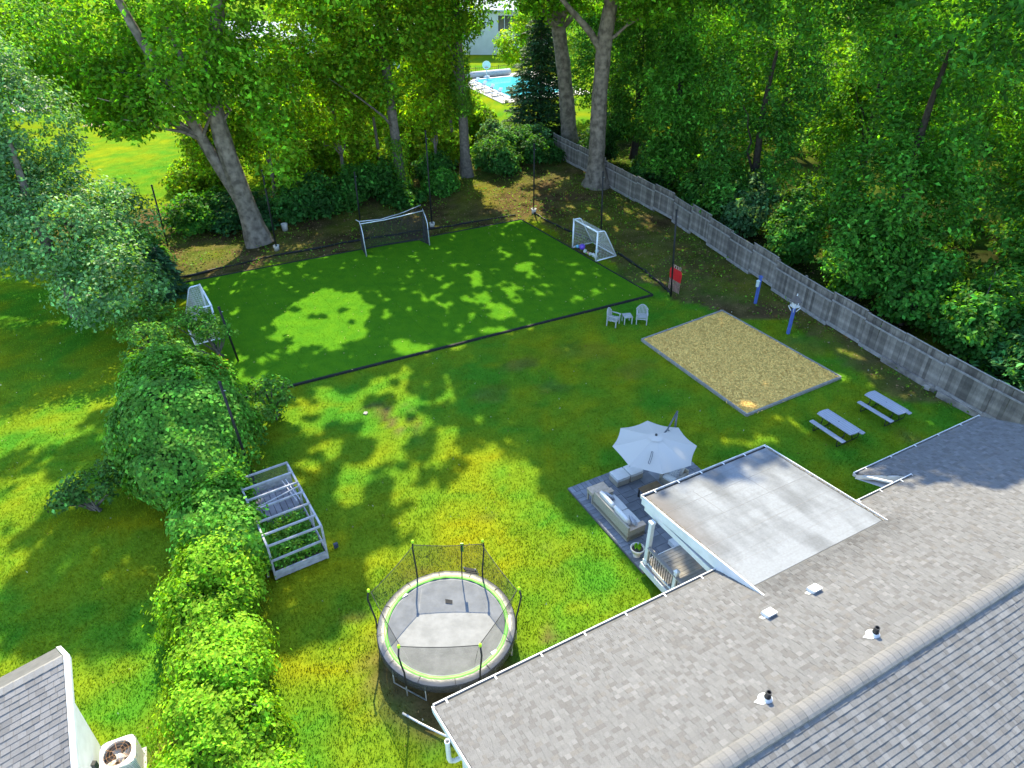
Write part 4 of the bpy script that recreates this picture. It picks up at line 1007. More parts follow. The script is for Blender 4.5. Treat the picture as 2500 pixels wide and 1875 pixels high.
# ---------------------------------------------------------------- picnic tables
ptm = mat("table_plastic", (.36, .37, .42), (.33, .34, .385), rough=.45, scale=6, spec=.4)
def slab(mb, L, Wd, z, th, bow=.05):
    n = 8; top = []
    for i in range(n + 1): t = i / n; top.append((L / 2 + bow * math.sin(math.pi * t), -Wd / 2 + Wd * t, z))
    for i in range(n + 1): t = i / n; top.append((-L / 2 - bow * math.sin(math.pi * t), Wd / 2 - Wd * t, z))
    mb.poly(top, th)
for (x, y, lb) in ((14.75, 25.65, "grey picnic table with attached benches nearer the patio"), (17.55, 27.15, "grey picnic table with attached benches nearer the fence")):
    t = thing("picnic_table", lb, "picnic table", (x, y, -.02), R(-61), "picnic tables on the lawn")
    mb = MB(); slab(mb, 1.83, .72, .75, .045); tp_ = part("table_top", mb, ptm, t, bevel=.008)
    for j in range(5):
        mb = MB(); mb.box((0, -.288 + j * .144, .753), (1.8, .008, .006)); part("groove", mb, mat("groove", (.22, .23, .27), (.2, .21, .25), rough=.6), tp_)
    mb = MB(); mb.lathe([(.0, .757), (.03, .756)], 12); part("parasol_hole", mb, dark, tp_)
    for s in (-1, 1):
        mb = MB(); slab(mb, 1.83, .25, .45, .04, .015); o = part("bench", mb, ptm, t, bevel=.008); o.location = (0, s * .64, 0)
        for e in (-1, 1):
            mb = MB(); mb.tube([(e * .62, s * .66, .41), (e * .66, s * .72, .2), (e * .66, s * .68, .03), (e * .66, 0, .03)], .02, 8); part("leg", mb, foam, t, True)
            mb = MB(); mb.tube([(e * .62, s * .26, .71), (e * .6, s * .3, .3), (e * .66, s * .35, .03)], .02, 8); part("leg", mb, foam, t, True)
            mb = MB(); mb.tube([(e * .61, s * .66, .4), (e * .6, s * .29, .42)], .018, 8); part("brace", mb, foam, t, True)

# ---------------------------------------------------------------- garden chairs
tk = mat("weathered_teak", (.42, .42, .40), (.33, .33, .32), rough=.85, scale=9)
def gchair(x, y, rz, label):
    c = thing("garden_chair", label, "chair", (x, y, -.02), rz, "weathered garden chairs")
    for k in range(6):
        mb = MB(); mb.box((0, -.26 + k * .1, .42 + .012 * abs(k - 3)), (.56, .08, .025)); part("seat_slat", mb, tk, c)
    for sx_ in (-.29, .29):
        for yy, h in ((-.28, .62), (.26, .66)):
            mb = MB(); mb.box((sx_, yy, h / 2), (.055, .055, h)); part("leg", mb, tk, c)
        mb = MB(); mb.beam((sx_ * 1.02, -.34, .64), (sx_ * 1.0, .3, .66), .08, .03); part("armrest", mb, tk, c)
        mb = MB(); mb.box((sx_, 0, .39), (.03, .5, .06)); part("side_rail", mb, tk, c)
    # barrel back with curved slats
    for k in range(9):
        t_ = (k - 4) / 4; px_ = .3 * t_; h = .98 - .2 * t_ * t_
        mb = MB(); mb.beam((px_, .27 - .06 * t_ * t_, .44), (px_ * 1.03, .34 - .07 * t_ * t_, h), .045, .018, up=(0, 1, 0)); part("back_slat", mb, tk, c)
    mb = MB(); mb.tube([(.33 * (k / 5 - 1), .35 - .08 * (k / 5 - 1) ** 2, .99 - .26 * (k / 5 - 1) ** 2) for k in range(11)], .028, 6); part("back_rail", mb, tk, c)
    mb = MB(); mb.box((0, -.29, .37), (.56, .025, .07)); part("front_rail", mb, tk, c)
gchair(5.82, 35.95, R(62), "weathered grey garden chair left of the small table, turned sideways")
gchair(7.5, 36.2, R(-8), "weathered grey garden chair right of the small table, facing the house")
t = thing("side_table", "small square weathered slatted table between the two garden chairs", "table", (6.66, 36.2, -.02), R(10))
for k in range(5):
    mb = MB(); mb.box((0, -.22 + k * .11, .46), (.5, .095, .025)); part("slat", mb, tk, t)
for sx_ in (-.22, .22):
    for yy in (-.22, .22): mb = MB(); mb.box((sx_, yy, .22), (.05, .05, .45)); part("leg", mb, tk, t)
mb = MB(); mb.box((0, 0, .425), (.46, .46, .04)); part("apron", mb, tk, t)

# ---------------------------------------------------------------- blue posts
blu = mat("blue_post", (.075, .13, .40), (.065, .11, .34), rough=.6, scale=4)
p = thing("birdhouse_post", "blue post carrying a white birdhouse with dark pointed roof", "birdhouse", (15.6, 34.9, -.03), R(20))
mb = MB(); mb.box((0, 0, .85), (.14, .14, 1.7)); part("post", mb, blu, p)
mb = MB(); mb.box((0, 0, 1.74), (.38, .38, .04)); part("platform", mb, white, p)
mb = MB(); mb.box((0, 0, 1.9), (.26, .26, .3)); bh = part("bird_box", mb, white, p)
mb = MB(); mb.lathe([(.0, 0), (.03, 0)], 10); 
for s in (-1, 1):
    for e in (-1, 1): mb = MB(); mb.beam((s * .1, e * .1, 1.45), (s * .23, e * .23, 1.72), .04, .04); part("bracket", mb, white, p)
for e in (-1, 1):
    mb = MB(); mb.box((0, e * .18, 1.8), (.38, .02, .07)); part("fence_rail", mb, white, p)
mb = MB(); mb.box((0, -.132, 1.92), (.07, .01, .09)); part("entrance_hole", mb, dark, bh)
mb = MB(); mb.add([(-.24, -.24, 2.04), (.24, -.24, 2.04), (.24, .24, 2.04), (-.24, .24, 2.04), (0, 0, 2.42)], [(0, 1, 4), (1, 2, 4), (2, 3, 4), (3, 0, 4), (3, 2, 1, 0)]); part("roof", mb, mat("bird_roof", (.12, .105, .10), (.09, .08, .078), rough=.9), p)
mb = MB(); mb.lathe([(.0, .12), (.03, .1), (.02, .05), (.04, 0)], 8, (0, 0, 2.4)); part("finial", mb, white, p)
p = thing("lantern_post", "plain blue post with a small pale feeder near its top, close to the fence", "post", (14.8, 38.6, -.03), R(20))
mb = MB(); mb.box((0, 0, .88), (.14, .14, 1.76)); part("post", mb, blu, p)
mb = MB(); mb.box((0, 0, 1.79), (.2, .2, .05)); part("post_cap", mb, blu, p)
mb = MB(); mb.lathe([(.0, 1.2), (.1, 1.22), (.1, 1.55), (.13, 1.57), (.0, 1.68)], 10, (-.2, -.1, 0)); part("feeder", mb, mat("feeder", (.5, .58, .55), (.4, .5, .47), rough=.4), p)

# home plate, dead branch bits
mb = MB(); mb.poly([(-7.08, 27.22, .02), (-6.93, 27.15, .02), (-6.86, 27.28, .02), (-6.92, 27.4, .02), (-7.05, 27.38, .02)][::1], .03); single("base_plate", mb, tim, "small white base plate lying on the lawn beside the worn track", "plate")
mb = MB(); mb.lathe([(.0, 0), (.2, 0), (.24, .5), (.25, .52), (.22, .52), (.2, .45), (.0, .44)], 16); o = single("trash_bucket", mb, buck, "pale bucket standing in the shade behind the leaning tree", "bucket", smooth=True); o.location = (-16.9, 50.3, 0)

# ---------------------------------------------------------------- raised bed with timber cage
BA = math.atan2(18.25 - 17.25, -6.83 + 8.45)
bed = thing("raised_bed", "raised vegetable bed of grey timber with an open frame cage above", "raised bed", (-8.45, 17.22, 0), BA)
bw, bl_ = 1.92, 4.05
gw_ = mat("grey_timber", (.40, .39, .40), (.29, .28, .29), rough=.85, scale=5, bump=.3, bscale=25, vary=.1)
for (a, b_) in (((0, 0), (bw, 0)), ((bw, 0), (bw, bl_)), ((bw, bl_), (0, bl_)), ((0, bl_), (0, 0))):
    for z in (.1, .28):
        mb = MB(); mb.beam((a[0], a[1], z), (b_[0], b_[1], z), .05, .17); part("bed_board", mb, gw_, bed)
HC = 1.6
for x in (0, bw):
    for y in (0, bl_ * .33, bl_ * .66, bl_):
        mb = MB(); mb.box((x, y, HC / 2), (.07, .07, HC)); part("cage_post", mb, gw_, bed)
    mb = MB(); mb.beam((x, -.03, HC), (x, bl_ + .03, HC), .07, .09); part("top_rail", mb, gw_, bed)
    for z in (.5,):
        mb = MB(); mb.beam((x, 0, z), (x, bl_, z), .04, .07); part("side_rail", mb, gw_, bed)
for i, y in enumerate((0, bl_ * .15, bl_ * .33, bl_ * .5, bl_ * .66, bl_ * .83, bl_)):
    mb = MB(); mb.beam((-.02, y, HC + .06), (bw + .02, y + random.uniform(-.05, .05), HC + .06 - .0), .06, .07); part("cross_bar", mb, gw_, bed)
mb = MB(); mb.beam((-.02, -.03, .95), (bw + .02, -.03, .97), .05, .08); part("cross_bar", mb, gw_, bed)
mb = MB(); mb.beam((.2, bl_ * .52, 1.66), (bw, bl_ * .6, 1.7), .035, .04); part("loose_slat", mb, gw_, bed)
mb = MB(); mb.beam((bw * .75, bl_ * .78, 1.62), (bw * .82, bl_ * .42, 1.68), .035, .04); part("loose_slat", mb, gw_, bed)
mb = MB(); mb.beam((bw * .82, bl_ * .78, 1.63), (bw * .88, bl_ * .42, 1.69), .035, .04); part("loose_slat", mb, gw_, bed)
for k in range(7):   # boarded far end
    mb = MB(); mb.beam((.02, bl_ - .03, .1 + k * .155), (bw - .02, bl_ - .03, .1 + k * .155), .03, .145); part("end_board", mb, gw_, bed)
plank = mat("old_plank", (.26, .245, .26), (.18, .17, .185), rough=.9, scale=4, vary=.15)
for k in range(8):   # dark plank cover lying over the far third
    mb = MB(); mb.beam((.12 + k * .23, bl_ * .56, .42), (.12 + k * .23, bl_ * .98, .75), .21, .025); part("cover_plank", mb, plank, bed)
mb = MB(); mb.box((bw / 2, bl_ / 2, .28), (bw - .06, bl_ - .06, .05)); part("soil", mb, mat("soil", (.05, .035, .022), (.08, .055, .03), rough=1, scale=9), bed)
mb = MB(); mb.add([(.02, bl_ + .012, .4), (bw, bl_ + .012, .4), (bw, bl_ + .012, HC), (.02, bl_ + .012, HC)], [(0, 1, 2, 3)]); mb.add([(bw + .04, .02, .4), (bw + .04, bl_, .4), (bw + .04, bl_, HC), (bw + .04, .02, HC)], [(0, 1, 2, 3)])
part("wire_mesh", mb, netmat("chicken_wire", (.3, .31, .3), .15), bed)
mb = MB(); mb.box((0, 0, .1), (.16, .1, .2)); mb.box((0, -.055, .13), (.1, .012, .1)); o = single("solar_light", mb, mat("solar_blue", (.05, .06, .1), (.04, .05, .08), rough=.3), "small dark solar light beside the near corner of the raised bed", "light"); o.location = (-6.62, 18.75, 0); o.rotation_euler = (0, 0, BA)
mb = MB(); mb.beam((-8.75, 17.3, .02), (-9.0, 18.3, 1.1), .08, .08); single("leaning_post", mb, gw_, "old timber post leaning at the left corner of the raised bed", "post")
# ---------------------------------------------------------------- ground areas kept sunny: leaves shading them are left out of the crowns
def U(*pts): return [uv(*p) for p in pts]
def sh(poly, z): return [(x + SHX * z, y + SHY * z) for x, y in poly]
FULL = [
 [(-13.7, 36.5), (-13.3, 39.2), (-11.3, 40.7), (-8.9, 39.5), (-8.1, 38.3), (-8.5, 36.5), (-8.1, 34.9), (-9.0, 33.4), (-10.5, 33.0), (-12.8, 33.3), (-13.9, 34.1)],
 [(-6.1, 34.1), (-4.5, 33.6), (-2.8, 34.6), (-0.4, 36.0), (-0.3, 35.2), (-2.7, 33.6), (-5.1, 32.2), (-6.3, 32.2)],
 [(-2.0, 24.9), (-0.5, 23.9), (0.9, 23.0), (2.0, 21.9), (2.8, 20.0), (3.9, 18.8), (8, 12), (0, -5), (-9, -5), (-9, 10), (-8.1, 13.9), (-7.3, 14.4), (-5.8, 14.4), (-4.5, 13.7), (-4.5, 15.6), (-5.2, 17.0), (-5.3, 18.6), (-4.2, 19.3), (-4.2, 20.5), (-3.3, 21.6), (-2.1, 23.3)],
 [(-13.5, 12.7), (-13.1, 13.9), (-11.9, 13.5), (-11.8, 14.7), (-11.5, 17.5), (-9, 17.5), (-7.6, 12), (-7, -5), (-22, -5), (-15.0, 11.6)],
 [(-36, 38), (-19.5, 36), (-19.5, 27), (-22, 24), (-36, 24)],
 sh(U((-1, .3), (9.4, .3), (9.4, 3.9), (13.2, 3.9), (13.6, 2.6), (14.4, 3.2), (15.4, 1.5), (15.5, 0), (18.6, 0), (20, -2.3), (22, -3.5), (25, -5), (25, -13), (-1, -13)), 3.6),
 [(-55, 100), (-22, 100), (-23, 56), (-28, 53), (-40, 52), (-55, 60)],
 [(-60, 150), (-60, 100), (-14, 92), (-12, 80), (10, 82), (16, 100), (20, 150)],
]
PARTS = [  # polygon, share of light, patch size
 ([(-34, 38), (-25.6, 36.5), (-21.8, 31.0), (-18.6, 23.6), (-16.0, 20.3), (-18.4, 17.2), (-34, 20)], .40, 1.5),
 ([(-13.0, 28.1), (-6.2, 31.5), (-3.0, 31.0), (-2.2, 24.9), (-3.3, 21.3), (-4.2, 19.3), (-7.0, 18.3), (-10.2, 23.6)], .52, 1.3),
 ([(-8.6, 38.3), (-6.2, 42.1), (-2.9, 42.8), (0.8, 48.3), (2.3, 45.1), (-0.2, 36.5), (-3.8, 34.9), (-6.4, 34.9)], .42, .75),
 ([(-15.3, 32.4), (-12.1, 32.4), (-9.9, 31.5), (-12.9, 28.7)], .40, .9),
 ([(-3.0, 66), (2.5, 66), (2.2, 51.0), (-0.9, 52.9)], .45, 1.2),
 ([(3.3, 51.9), (7.0, 52.9), (10.9, 45.1), (10.7, 39.5), (8.4, 39.5), (7.1, 45.1)], .28, .8),
 ([(16.0, 32.4), (20.3, 33.9), (21.5, 31.0), (19.0, 28.1), (16.2, 29.7)], .36, .9),
 ([(8.9, 28.1), (13.7, 27.7), (12.3, 24.9), (8.6, 24.9)], .25, .9),
 ([(-9.4, 18.3), (-7.0, 18.3), (-5.2, 17.0), (-5.8, 14.4), (-7.6, 14.4)], .35, 1.1),
 ([(-19, 29), (-10.5, 29), (-9.5, 18), (-14, 18)], .5, 1.6),
 (TURF, .10, .7),
 ([(-.5, 42), (4, 46), (7.6, 40), (2, 37.5)], .30, .65),
 ([(13, 66), (17, 40), (24, 22), (60, 22), (60, 75), (20, 72)], .38, 2.2),
]
def lit(gx, gy):
    jx = gx + (vnoise(gx, gy, 1.1, 51) - .5) * 1.3 + (vnoise(gx, gy, .45, 57) - .5) * .5; jy = gy + (vnoise(gx, gy, 1.1, 52) - .5) * 1.3 + (vnoise(gx, gy, .45, 58) - .5) * .5
    m = (vnoise(gx, gy, .75, 53) * .7 + vnoise(gx, gy, .35, 54) * .3) > .78
    for poly, share, s in PARTS:
        nz_ = vnoise(gx, gy, s, 55) * .65 + vnoise(gx, gy, s * .45, 56) * .35
        m |= inpoly(jx, jy, poly) & (nz_ > (.5 + (.5 - share) * .55))
    for i_, poly in enumerate(FULL):
        q_ = inpoly(jx, jy, poly)
        if i_ < 2: q_ &= (vnoise(gx, gy, .8, 59) * .7 + vnoise(gx, gy, .3, 60) * .3) > .19
        m |= q_
    return m

# ---------------------------------------------------------------- foliage
barkm = mat("bark_grey", (.16, .14, .12), (.09, .08, .068), rough=.95, scale=5, bump=1.0, bscale=14, spec=.1, detail=8)
barkd = mat('bark_dark', (.05, .044, .038), (.03, .027, .023), rough=.95, scale=5, bump=1.0, bscale=14, spec=.05)
barkl = mat("bark_light", (.23, .192, .155), (.095, .08, .064), rough=.95, scale=2.6, bump=1.0, bscale=9, spec=.1, detail=8)
LM = leafmat("leaf", (1.75, 1.85, 1.5), trans=.5, rough=.6, spec=.1, tcol=(2.0, 1.75, .35))
LMS = leafmat("leaf_silver", (1.45, 1.55, 1.5), trans=.4, rough=.5, spec=.3, tcol=(2.0, 1.7, .4))
LMD = leafmat("leaf_dark", (1.5, 1.75, 1.75), trans=.45, rough=.6, spec=.1, tcol=(2.4, 1.8, .3))
LMV = leafmat("leaf_vine", (1.75, 1.7, 1.3), trans=.4, rough=.6, spec=.12, tcol=(1.8, 1.6, .4))
LMN = leafmat("needles", (1.6, 1.7, 1.5), trans=.15, rough=.6, spec=.2)

def leaves(c, nrm, size, colr, wide=.62, fold=.25, axis=None):
    """one folded leaf (4 points, 2 triangles) per row; nrm = rough facing"""
    n = len(c)
    nrm = nrm / (np.linalg.norm(nrm, axis=1, keepdims=True) + 1e-9)
    if axis is None: axis = rng.normal(size=(n, 3))
    a = axis - nrm * (axis * nrm).sum(1, keepdims=True); a /= np.linalg.norm(a, axis=1, keepdims=True) + 1e-9
    b = np.cross(nrm, a)
    s = size[:, None]
    V = np.empty((n, 4, 3), np.float32)
    V[:, 0] = c - a * s * .5; V[:, 2] = c + a * s * .5 - nrm * s * .12
    V[:, 1] = c + b * s * wide * .5 + nrm * s * fold * .5 - a * s * .06; V[:, 3] = c - b * s * wide * .5 + nrm * s * fold * .5 - a * s * .06
    F = np.empty((n, 2, 3), np.int32); o = np.arange(n) * 4
    F[:, 0] = np.stack([o, o + 1, o + 2], 1); F[:, 1] = np.stack([o, o + 2, o + 3], 1)
    return V.reshape(-1, 3), F.reshape(-1, 3), np.repeat(colr, 4, 0)

def hue(n, base, var=.25, yel=.0):
    b = np.array(base); k = rng.uniform(1 - var, 1 + var, (n, 1)); y = rng.random((n, 1)) * yel
    tip = 1 + 1.1 * (rng.random((n, 1)) < .14); c = b * k * .88 * tip; c[:, 0:1] += b[1] * y * .55; c[:, 2:3] *= (1 - .4 * y); return np.clip(c, 0, 1)

def crown_pts(blobs, nclump, per, cr, seed, shell=.55, flat=.55, droop=.0):
    """clumps of leaves spread through ellipsoids (cx,cy,cz,rx,ry,rz,weight)"""
    r = np.random.default_rng(seed); wts = np.array([b[6] if len(b) > 6 else b[3] * b[4] * b[5] for b in blobs], float); wts /= wts.sum()
    ks = r.choice(len(blobs), nclump, p=wts)
    B = np.array([b[:6] for b in blobs])[ks]
    d = r.normal(size=(nclump, 3)); d /= np.linalg.norm(d, axis=1, keepdims=True)
    rad = shell + (1 - shell) * r.random(nclump) ** .6; rad *= 1 - .25 * r.random(nclump) ** 3
    C = B[:, :3] + d * B[:, 3:6] * rad[:, None]
    crs = cr * r.uniform(.6, 1.35, nclump)
    cnt = np.maximum(3, (per * (crs / cr) ** 2).astype(int))
    ci = np.repeat(np.arange(nclump), cnt); n = len(ci)
    q = r.normal(size=(n, 3)); q /= np.linalg.norm(q, axis=1, keepdims=True); q *= (r.random(n) ** .45)[:, None]
    q[:, 2] = q[:, 2] * flat
    P = C[ci] + q * crs[ci][:, None]
    P[:, 2] -= droop * (q[:, 0] ** 2 + q[:, 1] ** 2) * crs[ci]
    out = q.copy(); out[:, 2] = np.abs(out[:, 2]) + .55; out += d[ci] * .45 + r.normal(size=(n, 3)) * .45
    tone_ = r.uniform(.55, 1.45, nclump)[ci]
    return P, out, tone_, C

def crown(name, parent, blobs, nclump, per, cr, size, base, m, seed, mask=True, var=.36, yel=.25, shell=.55, flat=.55, droop=.25, wide=.62, gaps=None, label=None):
    P, out, tn, C = crown_pts(blobs, nclump, per, cr, seed, shell, flat, droop)
    if mask:
        high = P[:, 2] > 2.5
        kill = lit(P[:, 0] + SHX * P[:, 2], P[:, 1] + SHY * P[:, 2]) & high
        kp = ~kill; P, out, tn = P[kp], out[kp], tn[kp]
    if gaps is not None:
        kp = gaps(P); P, out, tn = P[kp], out[kp], tn[kp]
    n = len(P); sz = size * rng.uniform(.6, 1.35, n) * (1 + .75 * np.clip((P[:, 2] - 15) / 4, 0, 1))
    V, F, Cc = leaves(P, out, sz, hue(n, base, var, yel) * tn[:, None], wide)
    o = rawtris(name, V, F, Cc, m, parent)
    if label: o["label"] = label
    return o, C

def limb_path(a, b, r, wob=.4, n=6):
    a = Vector(a); b = Vector(b); out = []
    L = (b - a).length
    for i in range(n + 1):
        t = i / n; p = a.lerp(b, t); k = math.sin(math.pi * t) * wob
        out.append((p.x + r.uniform(-.3, .3) * k, p.y + r.uniform(-.3, .3) * k, p.z + .10 * L * math.sin(math.pi * t) * .6 + r.uniform(-.2, .2) * k))
    return out
def smooth_path(pts, rad, sub=4):
    P = [Vector(p) for p in pts]; out = []; rr = []
    for i in range(len(P) - 1):
        p0, p1, p2, p3 = P[max(i - 1, 0)], P[i], P[i + 1], P[min(i + 2, len(P) - 1)]
        for k in range(sub):
            t = k / sub
            q = .5 * ((2 * p1) + (-p0 + p2) * t + (2 * p0 - 5 * p1 + 4 * p2 - p3) * t * t + (-p0 + 3 * p1 - 3 * p2 + p3) * t ** 3); out.append(tuple(q)); rr.append(rad[i] * (1 - t) + rad[i + 1] * t)
    out.append(tuple(P[-1])); rr.append(rad[-1]); return out, rr
def bark_tube(mb, pts, rad, r, n=26):
    pts = [Vector(p) for p in pts]; vs = []; fs = []; ph = r.uniform(0, 6)
    for i, p in enumerate(pts):
        d = (pts[min(i + 1, len(pts) - 1)] - pts[max(i - 1, 0)]).normalized(); a = d.cross(Vector((.31, .95, .05))).normalized(); b = d.cross(a)
        for k in range(n):
            t = 2 * math.pi * k / n; fl = max(0.0, 1 - max(p.z, 0) / 1.6)
            q = 1 + .055 * math.sin(9 * t + ph + .35 * i) + .04 * math.sin(5 * t + i * .9 + ph) + (r.uniform(-.025, .025)) + fl * (.10 + .20 * max(0, math.sin(4 * t + ph)))
            vs.append(tuple(p + (a * math.cos(t) + b * math.sin(t)) * rad[i] * q))
    for i in range(len(pts) - 1):
        for k in range(n): k2 = (k + 1) % n; fs.append((i * n + k, i * n + k2, (i + 1) * n + k2, (i + 1) * n + k))
    mb.add(vs, fs)
def tree(name, label, stems, blobs, nclump, per, cr, size, base, m, seed, bark=barkm, nlimb=10, group=None, cat="tree", limbr=.12, **kw):
    t = tag(link(name, None), label, cat, group); t.location = (stems[0][0][0][0], stems[0][0][0][1], 0)
    off = Vector(t.location); r = random.Random(seed)
    mb = MB(Matrix.Translation(-off))
    for pts, rad in stems:
        pp, rr = smooth_path(pts, rad); rr = [q * r.uniform(.95, 1.06) for q in rr]
        bark_tube(mb, pp, rr, r)
    part("trunk", mb, bark, t, True)
    o, C = crown("crown", t, blobs, nclump, per, cr, size, base, m, seed, **kw)
    o.location = -off
    if nlimb:
        idx = r.sample(range(len(C)), min(nlimb, len(C)))
        main = [p for st in stems for p in st[0] if p[2] > 2]
        for i in idx:
            e = C[i]; cand = [p for p in main if p[2] < e[2] + 1] or main
            s = min(cand, key=lambda p: (p[0] - e[0]) ** 2 + (p[1] - e[1]) ** 2 + 2 * (p[2] - e[2] + 3) ** 2)
            path = limb_path(s, tuple(e), r, 1.2)
            pa = np.array(path); hi_ = pa[:, 2] > 9
            if hi_.any() and (lit(pa[:, 0] + SHX * pa[:, 2], pa[:, 1] + SHY * pa[:, 2]) & hi_).sum() > 1: continue
            part("limb", MB(Matrix.Translation(-off)).tube(path, [limbr * (1 - .85 * k / 6) for k in range(7)], 6), bark, t, True)
    return t
def trunk_cover(t, pts, rad, n, size, base, m, seed, zmax=99, nm="ivy"):
    off = Vector(t.location); pp, rr = smooth_path(pts, rad, 8); pp = np.array(pp); rr = np.array(rr); r = np.random.default_rng(seed)
    k = r.integers(0, len(pp), n); a = r.uniform(0, 2 * np.pi, n); d = np.stack([np.cos(a), np.sin(a), r.uniform(-.2, .4, n)], 1)
    lump = .15 + .55 * vnoise(a * 1.3, pp[k, 2], 1.3, seed) * (r.random(n))
    P = pp[k] + d * (rr[k] + lump)[:, None]; P[:, 2] += r.uniform(-.4, .4, n); kp = (P[:, 2] < zmax) & (P[:, 2] > .05); P = P[kp]; d = d[kp]
    V, F, C = leaves(P, d + r.normal(size=d.shape) * .35, size * r.uniform(.6, 1.3, len(P)), hue(len(P), base, .3, .3))
    o = rawtris(nm, V, F, C, m, t); o.location = -off

# --- tall trees behind the turf (unseen upper crowns placed to shade the yard)
GT = (.052, .150, .013)
tree("tulip_tree", "tall leaning tree with twin grey trunks behind the left half of the turf",
     [([(-18.06, 47.9, -.1), (-18.35, 48.05, 1.2), (-18.8, 48.2, 4), (-19.4, 48.5, 8), (-19.3, 48.8, 11), (-18.0, 49, 15), (-17, 49.5, 22), (-17, 50, 28)], [.95, .72, .62, .55, .5, .4, .25, .1]),
      ([(-18.3, 48.0, 1.0), (-19.2, 48.2, 3.6), (-20.6, 48.4, 7), (-21.7, 48.5, 10), (-23.5, 48.8, 14), (-25, 49, 19)], [.42, .38, .36, .33, .25, .1]),
      ([(-19.4, 48.5, 8), (-20.2, 48.3, 10.5), (-21, 48, 14)], [.3, .25, .12])],
     [(-22, 48.5, 12.2, 6.5, 5, 3.2, 340), (-28.5, 51, 12.8, 6, 6, 3.2, 420), (-31.5, 53, 10.4, 2.4, 2.2, 2.0, 60), (-29, 52, 9.2, 3.2, 2.6, 1.5, 110), (-26.3, 50, 8.2, 1.8, 1.8, 1.4, 40), (-21.5, 46, 10.8, 3.2, 2.6, 2.0, 110), (-16, 48, 12.0, 3.8, 4, 3.6, 190), (-15.2, 46.5, 7.4, 1.5, 1.4, 3.3, 55), (-24.5, 46.5, 9.6, 3.0, 2.5, 1.7, 90), (-19, 49, 20, 9, 8, 7, 430), (-27, 50, 18, 8, 7, 6, 300), (-12, 50, 19, 6, 6, 6, 190), (-18, 45.5, 27, 5.5, 5, 4, 200), (-11.5, 44.5, 27, 4, 4, 4, 130), (-15, 56, 17.5, 6, 6, 4, 240)],
     3100, 26, .95, .33, GT, LM, 101, bark=barkl, nlimb=26, limbr=.15, yel=.38, group="tall trees behind the turf")
t2p = ([(-9.28, 59.2, -.1), (-9.4, 59.3, 1.5), (-9.6, 59.6, 5), (-9.9, 60, 10.4), (-10.2, 60.5, 16), (-10, 61, 24)], [.55, .42, .38, .33, .27, .12])
t = tree("ivy_tree", "slender tree with ivy-wrapped lower trunk behind the silver goal", [t2p],
     [(-11, 60, 13.2, 4.5, 4, 3.2, 150), (-9.5, 59, 9, 2.2, 2, 2.6, 46), (-10, 57, 24, 8, 7, 8, 420), (-7, 54, 22, 7, 6, 6, 260), (-9, 60, 17.5, 7, 6, 4, 300), (-10, 51, 27, 6, 6, 5, 240), (-8, 61, 12, 2.5, 2, 2, 50), (-13, 57, 11.6, 3.2, 3, 2.8, 150), (-7.2, 58, 12.8, 3, 3, 2.0, 120)], 1850, 26, 1.0, .33, GT, LM, 102, nlimb=16, yel=.6, group="tall trees behind the turf")
trunk_cover(t, [(-9.28, 59.2, 0), (-9.4, 59.3, 1.5), (-9.5, 59.5, 4.0)], [.6, .45, .4], 2600, .19, (.04, .13, .015), LMV, 5)
trunk_cover(t, [(-9.7, 59.8, 7), (-9.9, 60, 10.4), (-10.1, 60.3, 14)], [.4, .4, .35], 1500, .24, (.05, .14, .015), LM, 6, nm="vine")
t3p = ([(-4.08, 63.4, -.1), (-4.15, 63.5, 2), (-4.3, 63.8, 7), (-4.5, 64, 12), (-4.6, 64.2, 18), (-4.5, 64.5, 26)], [.6, .42, .38, .33, .26, .1])
t = tree("ivy_tree", "slender tree with vine-covered upper trunk in front of the far pool", [t3p],
     [(-5.0, 64, 13.5, 3.5, 3.5, 3, 110), (-6.5, 63.5, 11, 1.8, 1.6, 1.6, 30), (-3, 60, 25, 8, 8, 8, 430), (0, 55, 26, 7, 6, 6, 260), (-2, 62, 17.5, 6.5, 6, 4, 300), (3, 52, 22, 6, 6, 5, 230), (-6.4, 65, 12, 1.8, 2, 2.4, 70)], 1480, 26, 1.0, .33, GT, LM, 103, nlimb=16, yel=.5, group="tall trees behind the turf")
trunk_cover(t, [(-4.2, 63.6, 5.5), (-4.3, 63.8, 7), (-4.5, 64, 12), (-4.6, 64.2, 15)], [.5, .55, .55, .5], 4200, .24, (.036, .115, .014), LMV, 8)
tree("tulip_tree", "massive bare grey trunk standing just behind the far end of the fence",
     [([(5.75, 71.2, -.1), (5.5, 71.3, 2.5), (4.9, 71.5, 7), (4.2, 71.8, 11), (3.2, 72, 15), (3, 72.5, 24)], [.95, .72, .66, .6, .5, .2]), ([(4.3, 71.8, 10.4), (2.4, 71.5, 13), (.5, 71, 16)], [.35, .28, .15]), ([(4.2, 71.8, 11), (5.5, 72.2, 14), (7, 73, 19)], [.4, .3, .15])],
     [(3.2, 71, 14.4, 4.5, 4, 3.0, 130), (7, 73, 15, 5, 5, 3.2, 130), (.6, 70.5, 13.2, 2.2, 2, 1.6, 34), (4, 68, 26, 9, 9, 8, 430), (4, 62, 18.5, 6, 6, 3.5, 220)], 1000, 26, 1.05, .35, (.045, .135, .012), LM, 104, bark=barkl, nlimb=16, limbr=.16, yel=.35, group="tall trees behind the turf")
